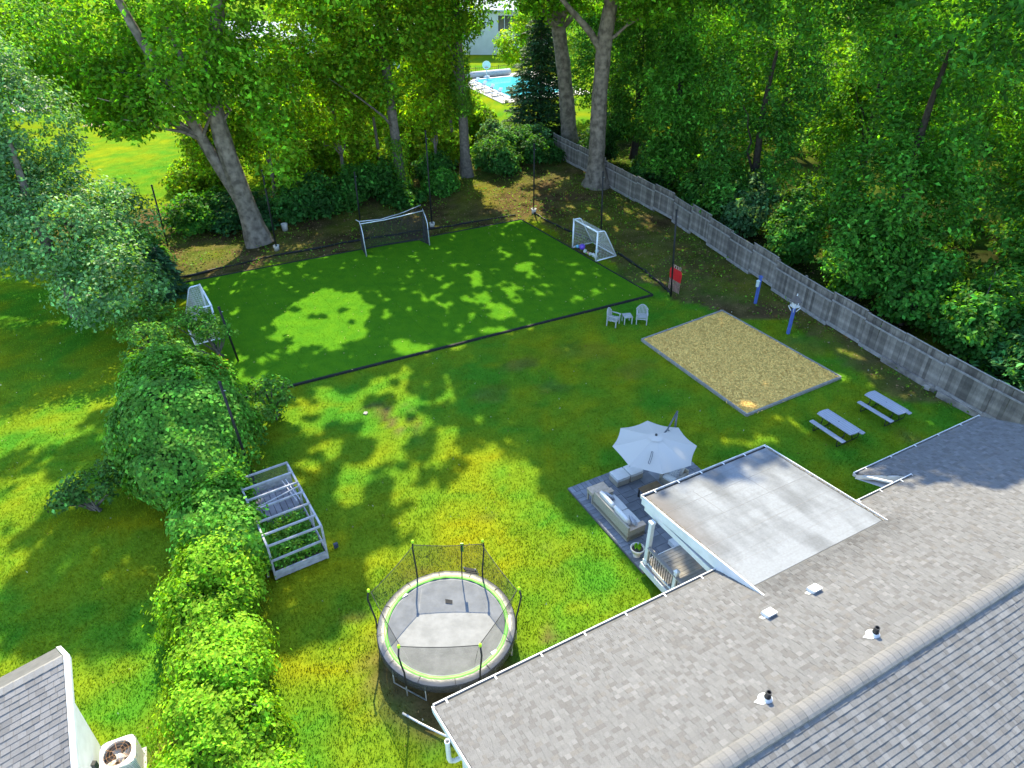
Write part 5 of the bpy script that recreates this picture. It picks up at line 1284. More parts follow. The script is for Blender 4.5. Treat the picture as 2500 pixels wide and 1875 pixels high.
tree("tulip_tree", "massive pale grey trunk rising on the yard side of the fence",
     [([(7.3, 60.6, -.15), (7.2, 60.6, .6), (7.15, 60.6, 2.5), (7.1, 60.7, 6), (7.15, 60.8, 9), (7.2, 60.8, 11.2), (7.5, 60.8, 15), (7.5, 61, 26)], [1.15, .84, .68, .62, .58, .6, .46, .15]), ([(7.15, 60.8, 10.4), (6.0, 60.4, 12.0), (4.4, 60, 13.6), (3, 59.6, 15)], [.3, .26, .2, .12])],
     [(6.5, 58, 17.8, 5, 4, 2.6, 130), (10.5, 60.5, 15, 3.5, 3.5, 2.6, 90), (5, 55, 27, 10, 9, 7, 520), (10, 51, 25, 8, 7, 6, 330), (2, 50, 29, 6, 5, 5, 260), (11, 53, 18, 5, 5, 4, 180), (14, 46, 25, 5, 5, 4, 160)], 1700, 26, 1.05, .35, (.045, .135, .012), LM, 105, bark=barkl, nlimb=18, limbr=.16, yel=.35, group="tall trees behind the turf")
# --- far conifer beside the pool
def conifer(name, label, x, y, H, Rb, base, seed, n=60, group=None, z0=.5):
    t = tag(link(name, None), label, "conifer", group); t.location = (x, y, 0); r = random.Random(seed); rg = np.random.default_rng(seed)
    mb = MB(); mb.tube([(0, 0, -.1), (0, 0, H * .6), (0, 0, H)], [.22, .13, .03], 8); part("trunk", mb, barkm, t, True)
    Ps = []; Ds = []; As = []
    mbb = MB()
    for k in range(n):
        f_ = (k + r.random()) / n; z = z0 + (H - z0) * f_; L = Rb * (1 - f_) ** .8 * r.uniform(.75, 1.15) + .25; a = k * 2.4 + r.uniform(-.3, .3)
        m_ = max(10, int(L * 42)); tt = rg.random(m_) ** .7; side = rg.normal(0, .22, m_) * L * (1 - tt * .5)
        px_ = np.cos(a) * L * tt - np.sin(a) * side; py_ = np.sin(a) * L * tt + np.cos(a) * side
        pz_ = z - .28 * L * tt ** 1.6 + .12 * L * tt ** 4 + rg.normal(0, .07, m_)
        Ps.append(np.stack([px_, py_, pz_], 1)); Ds.append(np.stack([rg.normal(0, .3, m_), rg.normal(0, .3, m_), np.ones(m_)], 1)); As.append(np.stack([np.cos(a) + rg.normal(0, .5, m_), np.sin(a) + rg.normal(0, .5, m_), np.full(m_, -.4)], 1))
        mbb.tube([(0, 0, z), (math.cos(a) * L * .5, math.sin(a) * L * .5, z - .1 * L), (math.cos(a) * L * .95, math.sin(a) * L * .95, z - .26 * L)], [.04, .025, .01], 4, cap=False)
    P = np.concatenate(Ps); D = np.concatenate(Ds); A = np.concatenate(As)
    V, F, C = leaves(P, D, .40 * rng.uniform(.7, 1.4, len(P)), hue(len(P), base, .3, .15), wide=.34, fold=.1, axis=A)
    rawtris("crown", V, F, C, LMN, t); part("branches", mbb, barkm, t)
    return t
conifer("spruce", "dark conifer standing in front of the far swimming pool", 2.9, 76, 13.5, 4.2, (.016, .055, .022), 3, 190)
conifer("hemlock", "feathery dark hemlock behind the fence near the house roof", 26.2, 29.3, 6.5, 3.2, (.03, .115, .035), 4, 70)

# --- wall of trees beyond the right hand fence
GD = (.026, .095, .013)
RT = [
 ("broad dark beech tree hanging over the middle of the right fence", (23.5, 41.5), [(22.5, 41, 6.0, 4.6, 4.6, 3.6, 240), (26, 43, 9.5, 5, 5, 4, 240), (20.6, 38.5, 4.0, 2.8, 2.6, 2.0, 80), (24, 42, 15, 6, 6, 5, 200), (20, 44, 20, 7, 6, 5, 190), (16.5, 41, 23.5, 5.5, 5, 4, 200)], (.030, .110, .014), 9.5),  # last blob, out of view, added to shade the wing roof
 ("dark green tree behind the fence right of the massive pale trunk", (13.5, 60), [(13.5, 59, 8, 3.6, 4, 4.2, 200), (12.6, 57.5, 3.5, 2.0, 2.0, 1.8, 50), (15, 60, 14, 5, 5, 4, 180), (13, 56, 22, 7, 6, 6, 230)], (.034, .118, .014), 8),
 ("leafy tree behind the fence opposite the goal with balls", (17.8, 52), [(17.2, 51.5, 5.5, 3.6, 3.8, 3.4, 190), (18.5, 53, 10, 4.4, 4.4, 3.6, 190), (16, 49.8, 3.0, 2.2, 2.0, 1.6, 60), (18, 50, 18, 7, 6, 6, 260)], (.030, .105, .016), 8),
 ("tall bright-topped tree deep in the right hand woods", (28, 57), [(28, 56, 9, 5.5, 5, 4.5, 260), (30, 58, 14, 6, 6, 4, 220), (25, 54, 6, 3.4, 3, 3, 90)], (.040, .125, .012), 9),
 ("yellow-green tree at the right edge of the woods", (37, 49), [(36.5, 48, 8, 5, 5, 4.5, 240), (38, 50, 12, 5, 5, 3.5, 180), (35, 45, 4, 3, 3, 2.4, 70)], (.060, .150, .010), 8),
 ("dark tree behind the near fence at the right edge", (31, 38), [(30.5, 37.5, 5.5, 4.2, 4, 3.6, 210), (33, 39, 9, 4.5, 4.5, 3.5, 190), (28.5, 35, 3, 2.6, 2.4, 2, 70), (28, 38, 15, 6, 6, 4, 160)], (.028, .100, .014), 7),
 ("far tree closing the gap beyond the conifer", (17, 72), [(16.5, 71, 8, 5, 5, 5, 240), (18, 74, 13, 6, 6, 4, 200)], (.030, .105, .012), 9),
 ("far tree in the middle of the right hand woods", (27, 74), [(27, 73, 9, 6, 5, 5, 260), (28, 75, 14, 6, 6, 4, 180)], (.036, .118, .012), 9),
 ("far tree at the right of the deep woods", (39, 68), [(39, 67, 9, 6, 6, 5, 260), (40, 69, 14, 6, 6, 4, 190)], (.042, .130, .012), 9),
 ("dark tree filling the gap right of the two massive trunks", (11.5, 68), [(11.3, 67, 6, 3.4, 3.4, 4, 200), (12, 68, 12, 4, 4, 3.5, 170)], (.028, .095, .014), 8),
 ("dark far tree behind the massive trunk at the fence end", (9.5, 84), [(9.5, 83, 6, 5, 4, 5, 220), (11, 84, 12, 5, 4, 4, 170)], (.030, .10, .014), 8),
 ("outermost far tree at the upper right corner", (50, 62), [(49, 61, 8, 6, 6, 5, 240), (50, 63, 13, 6, 6, 4, 190)], (.05, .14, .012), 9),
]
for i, (lb, (x, y), bl, bs, h) in enumerate(RT):
    tree("woodland_tree", lb, [([(x, y, -.1), (x + .1, y, h * .4), (x - .1, y + .2, h), (x, y, h * 1.5)], [.34, .27, .2, .08])], bl, int(sum(b[6] for b in bl) * 1.6), 36, 1.0, .31, bs, LMD, 200 + i, bark=barkd, nlimb=4, yel=.22, wide=.5, shell=.5, group="trees beyond the right fence")
# --- undergrowth on the woodland floor
UG = []
ru = random.Random(88)
for k in range(120):
    x = ru.uniform(9, 60); y = ru.uniform(22, 82)
    if x * .9 + y * .42 < 36.5: continue
    h = ru.uniform(.6, 2.2); UG.append((x, y, h * .5, ru.uniform(1.2, 2.6), ru.uniform(1.2, 2.6), h, 1))
o, _ = crown("undergrowth", None, UG, 2500, 22, .7, .33, (.03, .095, .014), LMD, 640, mask=False, yel=.3)
o["kind"] = "stuff"; o["label"] = "low green undergrowth covering the floor of the right hand woods"; o["category"] = "undergrowth"
# --- left side maples
tree("maple_tree", "silvery green maple filling the left edge above the side lawn", [([(-25.5, 37, -.1), (-25.6, 37, 2), (-26, 37.2, 6), (-26, 37.5, 10)], [.4, .33, .25, .1])],
     [(-25.5, 37.2, 5.6, 4.6, 4.2, 3.0, 300), (-21.6, 34.6, 3.4, 2.9, 2.8, 2.1, 150), (-29.5, 38, 7.6, 4.6, 4.2, 3.4, 240), (-33, 41, 10, 4.5, 4, 3, 200), (-24, 40.5, 4.4, 2.8, 2.4, 2.6, 90), (-27.3, 40, 10.2, 3.6, 3.4, 3.2, 210), (-29.5, 41, 13, 3.2, 3.2, 2.4, 150), (-34, 38, 6, 3.5, 3.5, 3, 110)],
     1500, 40, .85, .22, (.070, .165, .055), LMS, 301, mask=False, nlimb=14, yel=.05, var=.25)
tree("maple_tree", "taller maple behind the silvery one at the upper left corner", [([(-38, 52, -.1), (-38, 52, 3), (-38, 52.2, 8), (-38, 52.5, 13)], [.4, .33, .25, .1])],
     [(-38, 52, 11.5, 5, 4.5, 3.5, 230), (-32, 50, 13.4, 5, 4.5, 2.6, 180), (-43, 55, 10, 5, 5, 4, 160)], 570, 26, .95, .25, (.05, .14, .022), LM, 302, mask=False, nlimb=8, yel=.3)
# --- understory behind the turf
UT = [("backlit young tree with yellow-green leaves between the twin trunk tree and the ivy tree", (-14.5, 60.5), [(-14.5, 60, 6.5, 3.2, 2.6, 2.6, 150), (-13.4, 59, 9.5, 2.6, 2.4, 2.0, 90)], (.070, .170, .010)),
      ("backlit young tree just right of the first ivy trunk", (-6.8, 63), [(-7.0, 62.5, 6.0, 2.2, 2, 2.2, 100), (-6.5, 63, 9.5, 2.0, 2.0, 1.8, 70)], (.070, .170, .010)),
      ("tall young tree behind the twin trunk tree", (-19.8, 58), [(-19.6, 57.5, 6.6, 3.4, 3, 3.0, 170), (-17.5, 57, 10.5, 3.0, 3, 2.2, 110)], (.055, .150, .012)),
      ("young tree shading the left of the pool", (-8.6, 72), [(-8.8, 71.5, 8.5, 3.0, 2.6, 2.8, 130), (-9.5, 72, 5.2, 2.6, 2.4, 2.2, 80)], (.060, .160, .012)),
      ("small light tree leaning before the pale far house", (1.2, 86), [(.6, 85.5, 7.4, 2.6, 2.2, 2.0, 90), (2.4, 86, 9.6, 2.6, 2.4, 1.6, 80)], (.075, .18, .014)),
      ("tree screening the white garage", (-22.5, 72), [(-21.6, 71.5, 7.0, 2.6, 2.4, 2.6, 90), (-19.6, 71, 12.4, 2.4, 2.4, 1.8, 60)], (.060, .155, .014)),
      ("bushy bright tree filling the gap behind the twin trunks", (-22.6, 57), [(-22.6, 57, 5.6, 2.4, 2.2, 3.0, 130), (-24.6, 57.5, 4.6, 1.9, 1.8, 2.4, 70)], (.060, .155, .012)),
      ("slender bright tree left of the first ivy trunk", (-11.8, 63), [(-11.8, 62.6, 8.0, 2.4, 2.2, 2.6, 110), (-12.6, 62, 11.4, 2.6, 2.4, 2.0, 90)], (.070, .170, .010)),
      ("slender bright tree between the ivy trunks", (-5.6, 67), [(-5.8, 66.6, 8.6, 1.9, 1.8, 2.6, 90), (-6.4, 66.5, 12.2, 2.4, 2.2, 1.8, 80)], (.065, .160, .010)),
      ("bright tree hiding the drive behind the twin trunks", (-25.5, 66), [(-24.8, 65.5, 8.6, 2.6, 2.4, 2.2, 90), (-26.2, 66, 5.6, 2.2, 2, 2, 50)], (.060, .155, .012)),
      ("tree between the garage and the pale far house", (-15.5, 76), [(-15.4, 75.5, 8.6, 3.6, 3, 3.4, 160), (-14.5, 75, 13, 3.6, 3, 2, 110)], (.055, .15, .014))]
for i, (lb, (x, y), bl, bs) in enumerate(UT):
    tree("young_tree", lb, [([(x, y, -.1), (x + .1, y, 2.5), (x - .1, y + .2, 5.5), (x, y, 9)], [.16, .13, .1, .04])], bl, int(sum(b[6] for b in bl) * 1.35), 26, .8, .30, bs, LM, 700 + i, nlimb=6, yel=.6, limbr=.06, mask=False, group="young trees behind the turf")
# --- shrubs behind the turf
def shrub(name, label, blobs, n, size, base, m, seed, group=None, cat="shrub", per=26, cr=.5, yel=.25, stem=True, **kw):
    c0 = blobs[0]; t = tag(link(name, None), label, cat, group); t.location = (c0[0], c0[1], 0); off = Vector(t.location); r = random.Random(seed)
    o, C = crown("foliage", t, blobs, n, per, cr, size, base, m, seed, mask=kw.pop("mask", False), yel=yel, shell=kw.pop("shell", .45), **kw); o.location = -off
    if stem:
        mb = MB(Matrix.Translation(-off))
        for i in r.sample(range(len(C)), min(9, len(C))):
            e = C[i]; mb.tube([(c0[0] + r.uniform(-.25, .25), c0[1] + r.uniform(-.25, .25), -.05), ((c0[0] + e[0]) / 2, (c0[1] + e[1]) / 2, e[2] * .55), tuple(e)], [.06, .04, .015], 5)
        part("stems", mb, barkm, t)
    return t
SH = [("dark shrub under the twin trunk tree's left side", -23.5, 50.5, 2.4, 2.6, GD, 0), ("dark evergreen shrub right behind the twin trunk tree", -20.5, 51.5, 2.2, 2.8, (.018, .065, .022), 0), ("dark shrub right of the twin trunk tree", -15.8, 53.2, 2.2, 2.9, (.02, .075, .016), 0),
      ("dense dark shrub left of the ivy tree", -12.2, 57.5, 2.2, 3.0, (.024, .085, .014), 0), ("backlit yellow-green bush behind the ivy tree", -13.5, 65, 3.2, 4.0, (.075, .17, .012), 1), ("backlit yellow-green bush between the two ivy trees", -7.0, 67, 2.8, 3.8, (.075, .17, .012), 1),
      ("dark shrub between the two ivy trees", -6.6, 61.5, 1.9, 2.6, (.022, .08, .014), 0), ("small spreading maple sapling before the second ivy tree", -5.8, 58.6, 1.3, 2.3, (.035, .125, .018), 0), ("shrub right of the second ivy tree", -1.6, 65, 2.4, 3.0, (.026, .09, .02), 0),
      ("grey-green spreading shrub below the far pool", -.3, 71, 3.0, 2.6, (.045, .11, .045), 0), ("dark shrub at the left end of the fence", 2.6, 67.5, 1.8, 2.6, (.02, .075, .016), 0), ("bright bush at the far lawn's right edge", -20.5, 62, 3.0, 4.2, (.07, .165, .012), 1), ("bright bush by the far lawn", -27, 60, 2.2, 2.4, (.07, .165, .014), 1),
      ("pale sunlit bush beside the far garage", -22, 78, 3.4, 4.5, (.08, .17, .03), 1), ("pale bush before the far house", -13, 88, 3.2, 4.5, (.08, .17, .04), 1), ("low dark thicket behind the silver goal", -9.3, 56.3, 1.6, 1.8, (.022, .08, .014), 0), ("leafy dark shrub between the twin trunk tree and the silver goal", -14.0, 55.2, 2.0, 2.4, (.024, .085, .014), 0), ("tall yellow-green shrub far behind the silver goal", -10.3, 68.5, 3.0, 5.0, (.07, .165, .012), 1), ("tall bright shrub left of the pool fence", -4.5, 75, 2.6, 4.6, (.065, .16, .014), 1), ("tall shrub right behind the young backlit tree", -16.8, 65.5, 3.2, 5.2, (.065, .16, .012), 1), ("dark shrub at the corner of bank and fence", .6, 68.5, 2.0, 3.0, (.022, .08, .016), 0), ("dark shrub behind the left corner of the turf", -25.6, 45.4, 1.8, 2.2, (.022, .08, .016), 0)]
rs = random.Random(3)
for i, (lb, x, y, r_, h, bs, bright) in enumerate(SH):
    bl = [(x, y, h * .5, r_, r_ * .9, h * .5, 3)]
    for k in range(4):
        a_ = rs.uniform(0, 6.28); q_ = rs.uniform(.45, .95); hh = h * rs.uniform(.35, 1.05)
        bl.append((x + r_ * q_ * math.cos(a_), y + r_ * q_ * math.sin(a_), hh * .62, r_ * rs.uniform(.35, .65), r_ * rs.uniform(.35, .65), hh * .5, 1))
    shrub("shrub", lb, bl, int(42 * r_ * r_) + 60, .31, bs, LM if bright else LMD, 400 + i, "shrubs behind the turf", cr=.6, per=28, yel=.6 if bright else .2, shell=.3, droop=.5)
conifer("yew", "small dark upright evergreen at the left corner of the turf", -21.3, 39.6, 3.2, 1.25, (.022, .07, .035), 9, 60, z0=.1)
# shrubs along the outside of the right fence
FS = [(6.9, 66.5), (10.6, 58.6), (13.6, 53.0), (15.4, 48.6), (17.4, 44.2), (19.6, 38.6), (21.4, 35.4), (22.9, 31.6), (24.6, 28.2)]
FSL = ["dark bush behind the fence between the two massive trunks", "dark bush behind the fence beside the pale massive trunk", "green bush behind the fence above the goal with balls", "grey-green bush behind the fence left of the blue posts", "green bush behind the fence above the lantern post", "hanging beech bush behind the fence above the birdhouse", "dense bush over the fence right of the birdhouse", "dense bush behind the fence above the picnic tables", "dark bush behind the nearest fence panels"]
for i, (x, y) in enumerate(FS):
    bs = [(.018, .065, .014), (.018, .07, .014), (.028, .10, .016), (.045, .11, .045), (.03, .11, .018), (.032, .12, .016), (.03, .115, .016), (.03, .115, .018), (.022, .09, .02)][i]
    shrub("fence_bush", FSL[i], [(x + 1.2, y + .6, 1.9, 1.9, 2.3, 1.7, 3), (x + 2.2, y + 1.6, 3.0, 1.8, 2.2, 1.4, 2)], 250, .29, bs, LMD, 440 + i, "bushes beyond the right fence", cr=.5, per=30)
# --- the vine-covered thicket on the left
def thicket(name, label, blobs, n, size, base, m, seed, per_noise=.28, core=(.02, .035, .012), group="vine thickets", yel=.2, lump=.9, wide=.8, shoot=.06):
    c0 = blobs[0]; t = tag(link(name, None), label, "vines", group); t.location = (c0[0], c0[1], 0); off = np.array([c0[0], c0[1], 0]); r = np.random.default_rng(seed)
    wts = np.array([b[3] * b[4] + b[3] * b[5] + b[4] * b[5] for b in blobs]); wts /= wts.sum(); B = np.array(blobs)[r.choice(len(blobs), n, p=wts)]
    d = r.normal(size=(n, 3)); d /= np.linalg.norm(d, axis=1, keepdims=True); d[:, 2] = np.where(d[:, 2] < -.35, -d[:, 2], d[:, 2])
    P = B[:, :3] + d * B[:, 3:6]
    P0_ = P.copy(); nn = d / B[:, 3:6]; nn /= np.linalg.norm(nn, axis=1, keepdims=True)
    dis = (vnoise(P[:, 0] * .9 + P[:, 2], P[:, 1] * .9 + P[:, 2] * .7, lump, seed) - .5) * 2 * per_noise + (vnoise(P[:, 0] + P[:, 2], P[:, 1] - P[:, 2], .35, seed + 1) - .5) * .25 - np.abs(r.normal(0, .12, n)) + shoot * r.exponential(1.0, n) * (r.random(n) < .3)
    P = P + nn * dis[:, None]
    kp = P[:, 2] > .03
    for b in blobs:
        q = (P0_ - np.array(b[:3])) / np.array(b[3:6]); kp &= (q * q).sum(1) > .8
    hole = vnoise(P[:, 0] + .6 * P[:, 2], P[:, 1] - .4 * P[:, 2], .9, seed + 2); kp &= hole > .03
    P, nn = P[kp], nn[kp]; n = len(P)
    tn = .75 + .5 * vnoise(P[:, 0], P[:, 1] + P[:, 2], .8, seed + 3)
    ax = np.stack([r.normal(0, .5, n), r.normal(0, .5, n), -np.ones(n) * .8], 1) + nn * .3
    V, F, C = leaves(P, nn + np.array([0, 0, .35]) + r.normal(size=(n, 3)) * .3, size * r.uniform(.6, 1.35, n), hue(n, base, .25, yel) * tn[:, None], wide, .2, ax)
    o = rawtris("leaves", V, F, C, m, t); o.location = -Vector(off)
    mb = MB(Matrix.Translation(-Vector(off)))
    for b in blobs:
        vs = []; f_ = []; nu, nv = 18, 10
        for j in range(nv + 1):
            for i in range(nu):
                th = 2 * math.pi * i / nu; ph = math.pi * j / nv; k = .62 + .07 * math.sin(i * 2.1 + j * 1.7 + seed)
                vs.append((b[0] + b[3] * k * math.sin(ph) * math.cos(th), b[1] + b[4] * k * math.sin(ph) * math.sin(th), max(-.05, b[2] + b[5] * k * math.cos(ph))))
        for j in range(nv):
            for i in range(nu): f_.append((j * nu + i, j * nu + (i + 1) % nu, (j + 1) * nu + (i + 1) % nu, (j + 1) * nu + i))
        mb.add(vs, f_)
    part("stems", mb, mat("thicket_stems", (.03, .075, .014), (.045, .09, .018), rough=1, scale=6, bump=1, bscale=9), t, True)
    return t
thicket("vine_mound", "big vine-covered mound smothering a small tree left of the raised bed", [(-13.9, 24.0, 1.9, 2.9, 3.0, 2.5), (-15.0, 25.6, 2.0, 2.1, 2.0, 2.2), (-12.4, 23.2, 1.6, 1.7, 2.4, 1.9), (-13.2, 21.6, 1.2, 2.2, 1.9, 1.7)], 34000, .17, (.05, .165, .026), LMV, 21, lump=1.3, per_noise=.4)
thicket("vine_hedge", "vine-covered hedge between the mound and the raised bed", [(-11.0, 19.2, .9, 1.5, 1.9, 1.5), (-9.9, 18.2, .9, 1.2, 1.5, 1.35)], 17000, .165, (.055, .18, .024), LMV, 22, lump=.9, per_noise=.42, shoot=.1)
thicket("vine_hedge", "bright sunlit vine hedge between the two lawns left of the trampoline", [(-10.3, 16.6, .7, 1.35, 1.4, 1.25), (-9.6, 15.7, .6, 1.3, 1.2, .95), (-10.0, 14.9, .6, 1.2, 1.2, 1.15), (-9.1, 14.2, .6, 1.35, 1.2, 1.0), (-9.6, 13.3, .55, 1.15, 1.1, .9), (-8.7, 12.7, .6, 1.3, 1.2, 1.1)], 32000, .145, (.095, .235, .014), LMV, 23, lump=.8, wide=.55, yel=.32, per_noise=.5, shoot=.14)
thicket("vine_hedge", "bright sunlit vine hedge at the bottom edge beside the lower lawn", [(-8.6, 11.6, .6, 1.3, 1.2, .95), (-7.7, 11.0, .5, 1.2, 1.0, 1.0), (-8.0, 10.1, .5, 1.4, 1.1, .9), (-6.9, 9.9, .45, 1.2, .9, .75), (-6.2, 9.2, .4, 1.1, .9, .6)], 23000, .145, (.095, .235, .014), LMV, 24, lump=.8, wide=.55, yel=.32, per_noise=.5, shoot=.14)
# loose sprays leaving the thicket
SP = [("leafy spray arching over the net of the left goal", [(-15.5, 32.2, 2.0, 1.3, 1.2, .7, 2), (-16.8, 33.0, 2.2, .9, .9, .6, 1), (-17.5, 31.5, 1.8, 1.2, 1.4, .9, 1)], (.05, .16, .03), 110), ("low leafy branch reaching over the side lawn at left", [(-16.6, 20.9, 1.2, 1.2, .7, .5, 2), (-15.6, 21.6, 1.5, .9, .8, .7, 2), (-17.3, 20.4, .9, .7, .6, .4, 1)], (.035, .11, .03), 90),
      ("leafy shoots spilling over the edge of the turf", [(-11.3, 27.0, 1.3, 1.0, 1.1, .9, 2), (-11.0, 25.0, 1.2, .7, 1.2, .8, 1)], (.05, .15, .03), 70), ("green shrub between the maple and the left goal", [(-19.5, 33.4, 1.5, 1.6, 1.8, 1.4, 2), (-17.6, 29.6, 2.4, 1.6, 1.6, 1.2, 1)], (.04, .13, .03), 170)]
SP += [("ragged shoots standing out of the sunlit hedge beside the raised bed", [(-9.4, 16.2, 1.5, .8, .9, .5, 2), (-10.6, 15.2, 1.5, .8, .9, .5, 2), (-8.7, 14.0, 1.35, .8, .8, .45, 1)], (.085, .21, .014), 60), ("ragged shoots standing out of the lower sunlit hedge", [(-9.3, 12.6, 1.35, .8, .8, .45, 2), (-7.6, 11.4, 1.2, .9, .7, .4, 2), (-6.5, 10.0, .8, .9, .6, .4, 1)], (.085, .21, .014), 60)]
for i, (lb, bl, bs, n) in enumerate(SP): shrub("vine_spray", lb, bl, n, .17, bs, LMV, 480 + i, "loose sprays of the thicket", cr=.38, per=24)
mbp = np.random.default_rng(5); n = 90; P = np.array([-13.0, 26.6, 3.1]) + mbp.normal(0, .16, (n, 3)); V, F, C = leaves(P, mbp.normal(size=(n, 3)) + [0, 0, .5], np.full(n, .16), hue(n, (.42, .13, .03), .3, 0)); o = rawtris("dead_leaves", V, F, C, LMV); tag(o, "small bunch of dead orange-brown leaves on top of the vine mound", "leaves")
# vegetables in the bed and plant in the urn
n = 3600; lx = rng.uniform(.1, bw - .1, n); ly = rng.uniform(.08, bl_ * .62, n); lz = .32 + rng.random(n) ** 1.6 * (.22 + .4 * vnoise(lx, ly, .5, 3))
P = np.stack([lx, ly, lz], 1); V, F, C = leaves(P, rng.normal(size=(n, 3)) * .5 + [0, 0, 1], rng.uniform(.07, .17, n), hue(n, (.06, .18, .03), .35, .3))
o = rawtris("vegetables", V, F, C, LMV); o.location = (-8.45, 17.22, 0); o.rotation_euler = (0, 0, BA); o["kind"] = "stuff"; o["label"] = "leafy vegetables and weeds growing inside the raised bed"; o["category"] = "plants"
n = 46; a = rng.uniform(0, 6.28, n); P = np.stack([.09 * np.cos(a), .09 * np.sin(a), .5 + rng.random(n) * .14], 1); V, F, C = leaves(P, np.stack([np.cos(a), np.sin(a), np.full(n, .4)], 1), np.full(n, .2), hue(n, (.10, .27, .02), .3, .4), wide=.4, axis=np.stack([.4 * np.cos(a), .4 * np.sin(a), np.ones(n)], 1)); rawtris("plant", V, F, C, LMV, pot)
# leaf litter on the bank
n = 22000; lx = rng.uniform(-28, 24, n); ly = rng.uniform(24, 74, n); kp = (dirtamt(lx, ly) > .45) & inpoly(lx, ly, BANK) & ~inpoly(lx, ly, TURF); lx, ly = lx[kp], ly[kp]; n = len(lx)
V, F, C = leaves(np.stack([lx, ly, np.full(n, .02)], 1), rng.normal(size=(n, 3)) * .35 + [0, 0, 1], rng.uniform(.06, .16, n), np.array([.20, .13, .065]) * rng.uniform(.4, 1.5, (n, 1))); o = rawtris("leaf_litter", V, F, C, mat("litter", (1, 1, 1), (.9, .9, .9), rough=.95, attr=True, spec=.1)); o["kind"] = "stuff"; o["label"] = "dry brown leaf litter on the shaded bank"; o["category"] = "leaves"
n = 22000; lx = rng.uniform(-28, 23, n); ly = rng.uniform(26, 72, n); kp = inpoly(lx, ly, BANK) & ~inpoly(lx, ly, TURF) & (vnoise(lx, ly, 2.2, 77) + .3 * vnoise(lx, ly, .6, 78) > .5); lx, ly = lx[kp], ly[kp]; n = len(lx)
V, F, C = leaves(np.stack([lx, ly, rng.uniform(.03, .22, n)], 1), rng.normal(size=(n, 3)) * .5 + [0, 0, 1], rng.uniform(.09, .22, n), hue(n, (.05, .15, .018), .35, .5)); o = rawtris("ground_cover", V, F, C, LMV); o["kind"] = "stuff"; o["label"] = "low weeds growing over the bank"; o["category"] = "weeds"

# ---------------------------------------------------------------- neighbours beyond the trees
pw = bpy.data.materials.new("pool_water"); pw.use_nodes = True; b = pw.node_tree.nodes["Principled BSDF"]; b.inputs["Base Color"].default_value = (.06, .50, .58, 1); b.inputs["Roughness"].default_value = .08
nz = pw.node_tree.nodes.new("ShaderNodeTexNoise"); nz.inputs["Scale"].default_value = 1.5; bp = pw.node_tree.nodes.new("ShaderNodeBump"); bp.inputs["Strength"].default_value = .12; pw.node_tree.links.new(nz.outputs[0], bp.inputs["Height"]); pw.node_tree.links.new(bp.outputs[0], b.inputs["Normal"])
PA = math.atan2(108 - 93, -6.8 - 0.6)
pd_ = Vector((math.cos(PA), math.sin(PA), 0)); pn_ = Vector((math.sin(PA), -math.cos(PA), 0)); p0 = Vector((-.3, 94.2, 0))
def pq(a, c, z): q_ = p0 + pd_ * a + pn_ * c; return (q_.x, q_.y, z)
cop = mat("pool_deck", (.60, .56, .50), (.52, .48, .43), rough=.85, scale=2)
mb = MB(); mb.poly([pq(-2, -2, .03), pq(14.5, -2, .03), pq(14.5, 11, .03), pq(-2, 11, .03)], .05); pdk = struct("pool_deck", mb, cop, label="pale stone deck around the far swimming pool")
mb = MB(); mb.poly([pq(0, 0, .045), pq(12, 0, .045), pq(12, 8, .045), pq(0, 8, .045)], .01); struct("pool_water", mb, pw, label="turquoise water of the far swimming pool")
for (a, b_) in ((pq(-.35, 0, .09), pq(12.35, 0, .09)), (pq(12.2, .2, .09), pq(12.2, 8, .09)), (pq(-.2, .2, .09), pq(-.2, 8, .09))):
    mb = MB(); mb.beam(a, b_, .45, .12); part("coping", mb, white, pdk)
mb = MB(); a, b_ = pq(13.2, -.5, .5), pq(13.2, 6.5, .5); mb.tube([a, b_], .45, 14); roll = single("pool_cover_roll", mb, mat("cover_grey", (.42, .42, .44), (.36, .36, .38), rough=.7), "rolled grey pool cover at the far end of the swimming pool", "pool cover", smooth=True)
hp = thing("pool_hoop", "white poolside basketball hoop in front of the rolled cover", "hoop", pq(12.6, 2.6, .03), 0)
mb = MB(); mb.lathe([(0, 0), (.5, 0), (.4, .35), (0, .4)], 12); part("base", mb, white, hp, True)
mb = MB(); mb.tube([(0, 0, .3), (0, -.1, 1.3)], .07, 8); part("stand", mb, white, hp, True)
mb = MB(); mb.poly([(.6 * math.cos(k * math.pi / 6) * (1 if abs(math.cos(k * math.pi / 6)) < .9 else .95), -.15, 1.75 + .55 * math.sin(k * math.pi / 6)) for k in range(12)], .06, (0, 1, 0)); part("backboard", mb, mat("hoop_board", (.6, .74, .72), (.55, .7, .68), rough=.3), hp)
mb = MB(); mb.tube([(.24 * math.cos(k * math.pi / 8), -.42 + .24 * math.sin(k * math.pi / 8), 1.5) for k in range(17)], .025, 6); part("rim", mb, mat("rim", (.5, .1, .05), rough=.5), hp)
# iron pool fence
pf = thing("pool_fence", "thin black iron fence around the far swimming pool", "fence", (0, 0, 0))
def irun(a, b_, n):
    a = Vector(a); b_ = Vector(b_)
    for z in (.25, 1.15): mb = MB(); mb.beam(a + Vector((0, 0, z)), b_ + Vector((0, 0, z)), .03, .04); part("rail", mb, blk, pf)
    for k in range(n + 1):
        q_ = a.lerp(b_, k / n); big = k % 12 == 0; mb = MB(); mb.box((q_.x, q_.y, .65), ((.07,) * 2 if big else (.025,) * 2) + (1.3 if big else 1.15,)); part("picket", mb, blk, pf)
irun(pq(-1.9, -1.8, .0), pq(14, -1.8, 0), 60); irun(pq(-1.9, -1.8, 0), pq(-1.9, 9, 0), 48); irun(pq(14.4, -1.8, 0), pq(14.4, 10, 0), 40)
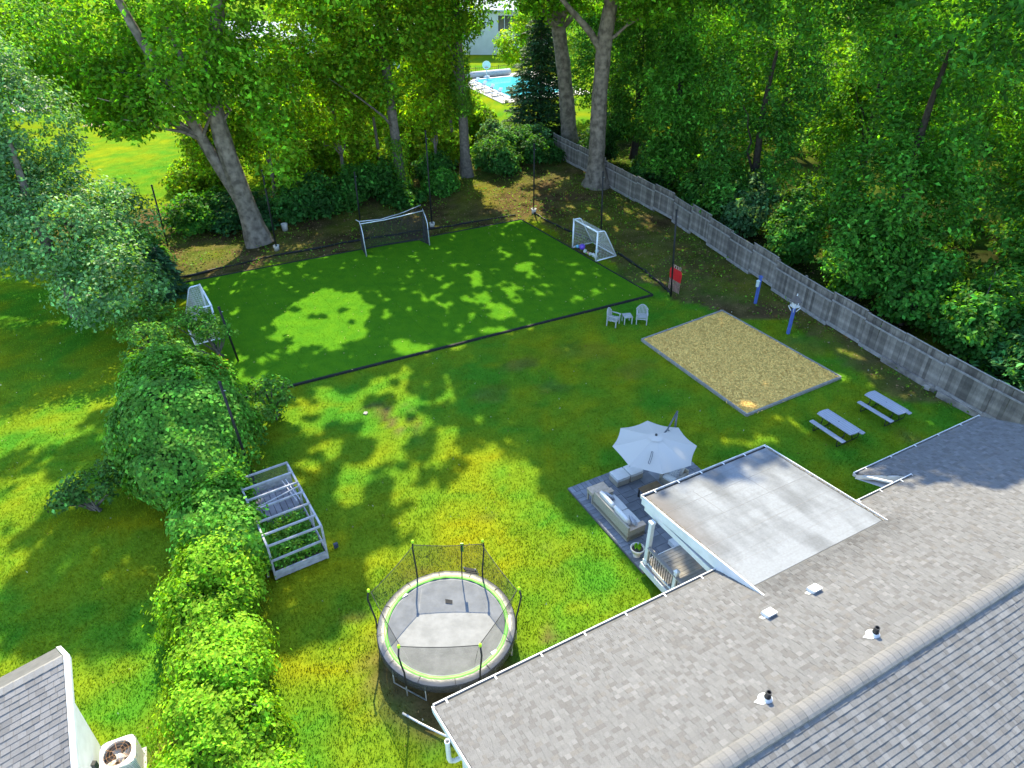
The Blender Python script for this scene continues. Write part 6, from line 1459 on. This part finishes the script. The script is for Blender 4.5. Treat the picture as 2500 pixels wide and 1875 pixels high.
# loungers along the pool side
for k in range(4):
    q_ = Vector(pq(2 + k * 2.4, -1.0, .03)); lg = thing("pool_lounger", ["blue-white lounger nearest the yard beside the far pool", "second blue-white lounger beside the far pool", "third blue-white lounger beside the far pool", "furthest blue-white lounger beside the far pool"][k], "lounger", tuple(q_), PA - R(70), "loungers beside the far pool")
    mb = MB(); mb.box((0, 0, .35), (1.3, .6, .06)); part("seat", mb, mat("lounger_blue", (.30, .42, .55), (.5, .55, .6), rough=.7), lg)
    mb = MB(); mb.beam((.62, 0, .37), (1.05, 0, .85), .6, .05); part("backrest", mb, MATS["lounger_blue"], lg)
    for x in (-.55, .55):
        for y in (-.26, .26): mb = MB(); mb.box((x, y, .17), (.05, .05, .34)); part("leg", mb, white, lg)
# far houses
fs = mat("far_siding", (.56, .60, .56), (.50, .54, .50), rough=.7, scale=1)
glass = mat("far_glass", (.05, .05, .045), (.10, .085, .06), rough=.12, scale=.8, spec=.6)
fr = mat("far_roof", (.40, .42, .45), (.34, .36, .39), rough=.85, scale=1)
def farhouse(name, label, x0, x1, y, dep, zt, wins, slope=1.4):
    h = thing(name, label, "house", ((x0 + x1) / 2, y, 0)); w = (x1 - x0) / 2
    mb = MB(); mb.box((0, dep / 2, zt / 2), (2 * w, dep, zt)); wl = part("wall", mb, fs, h)
    for k in range(int(zt / .28)):
        mb = MB(); mb.box((0, -.012, .14 + k * .28), (2 * w + .02, .02, .25)); part("clapboard", mb, fs, wl)
    mb = MB(); mb.add([(-w - .6, -.7, zt), (w + .6, -.7, zt), (w + .6, dep / 2, zt + slope), (-w - .6, dep / 2, zt + slope), (-w - .6, dep + .7, zt), (w + .6, dep + .7, zt)], [(0, 1, 2, 3), (3, 2, 5, 4), (0, 3, 4), (1, 5, 2)]); rf = part("roof", mb, fr, h)
    mb = MB(); mb.box((0, -.72, zt - .08), (2 * w + 1.2, .06, .22)); part("fascia", mb, white, rf)
    for (a, b_, c, d, n) in wins:
        mb = MB()
        for p_, q_ in (((a, c), (b_, c)), ((a, d), (b_, d))): mb.beam((p_[0] - .06, -.06, p_[1]), (q_[0] + .06, -.06, q_[1]), .08, .12)
        for k in range(n + 1): xx = a + (b_ - a) * k / n; mb.beam((xx, -.06, c), (xx, -.06, d), .08, .12, up=(0, 1, 0))
        wd = part("window", mb, white, h)
        for k in range(n):
            x_ = a + (b_ - a) * (k + .5) / n; mb = MB(); mb.box((x_, -.04, (c + d) / 2), ((b_ - a) / n - .1, .02, d - c - .1)); part("pane", mb, glass, wd)
    return h
farhouse("far_house", "pale sided house with a four pane window behind the pool", -12.5, 6, 126, 9, 6.6, [(1.0, 5.2, 3.4, 5.8, 4), (-4.6, -2.2, 3.6, 5.6, 2)])
farhouse("far_house", "pale house wall glimpsed between the leaves left of the pool house", -19.5, -13.6, 112, 8, 5.2, [(-.8, 1.4, 1.6, 3.4, 2)])
gar = farhouse("garage", "white garage glimpsed through the leaves at upper left", -40, -28.5, 104, 9, 5.6, [(3.4, 4.3, 2.6, 4.2, 1)])
mb = MB(); mb.box((2.2, -.05, 1.2), (2.6, .06, 2.4)); part("garage_door", mb, white, gar)
mb = MB(); mb.poly([(-40, 99.2, .03), (-27, 99.2, .03), (-27, 103.9, .03), (-40, 103.9, .03)], .02); struct("driveway", mb, mat("dark_asphalt", (.07, .07, .09), (.09, .09, .11), rough=.9, scale=3), label="dark asphalt apron in front of the far garage")
# far woodland closing the horizon behind the houses
FW = []
for i, (x, y, h) in enumerate(((-62, 104, 15), (-50, 128, 17), (-33, 134, 18), (-19, 146, 18), (-4, 150, 19), (12, 140, 18), (20, 112, 17), (30, 98, 16), (44, 90, 16), (58, 84, 15), (36, 124, 18), (52, 110, 18), (70, 100, 18), (68, 72, 15), (-58, 78, 13), (-70, 90, 15), (24, 88, 14), (36, 82, 14), (50, 76, 14), (60, 60, 13), (62, 48, 12))):
    FW += [(x, y, h * .62, 6.5, 5, h * .36, 3), (x + 3, y - 2, h * .35, 4.5, 4, h * .28, 2), (x - 4, y - 1, h * .25, 4.5, 4, h * .22, 2)]
o, _ = crown("far_woodland", None, FW, 3800, 22, 1.6, .72, (.05, .135, .014), LM, 600, mask=False, yel=.4)
o["kind"] = "stuff"; o["label"] = "far woods closing the view behind houses and trees"; o["category"] = "woods"
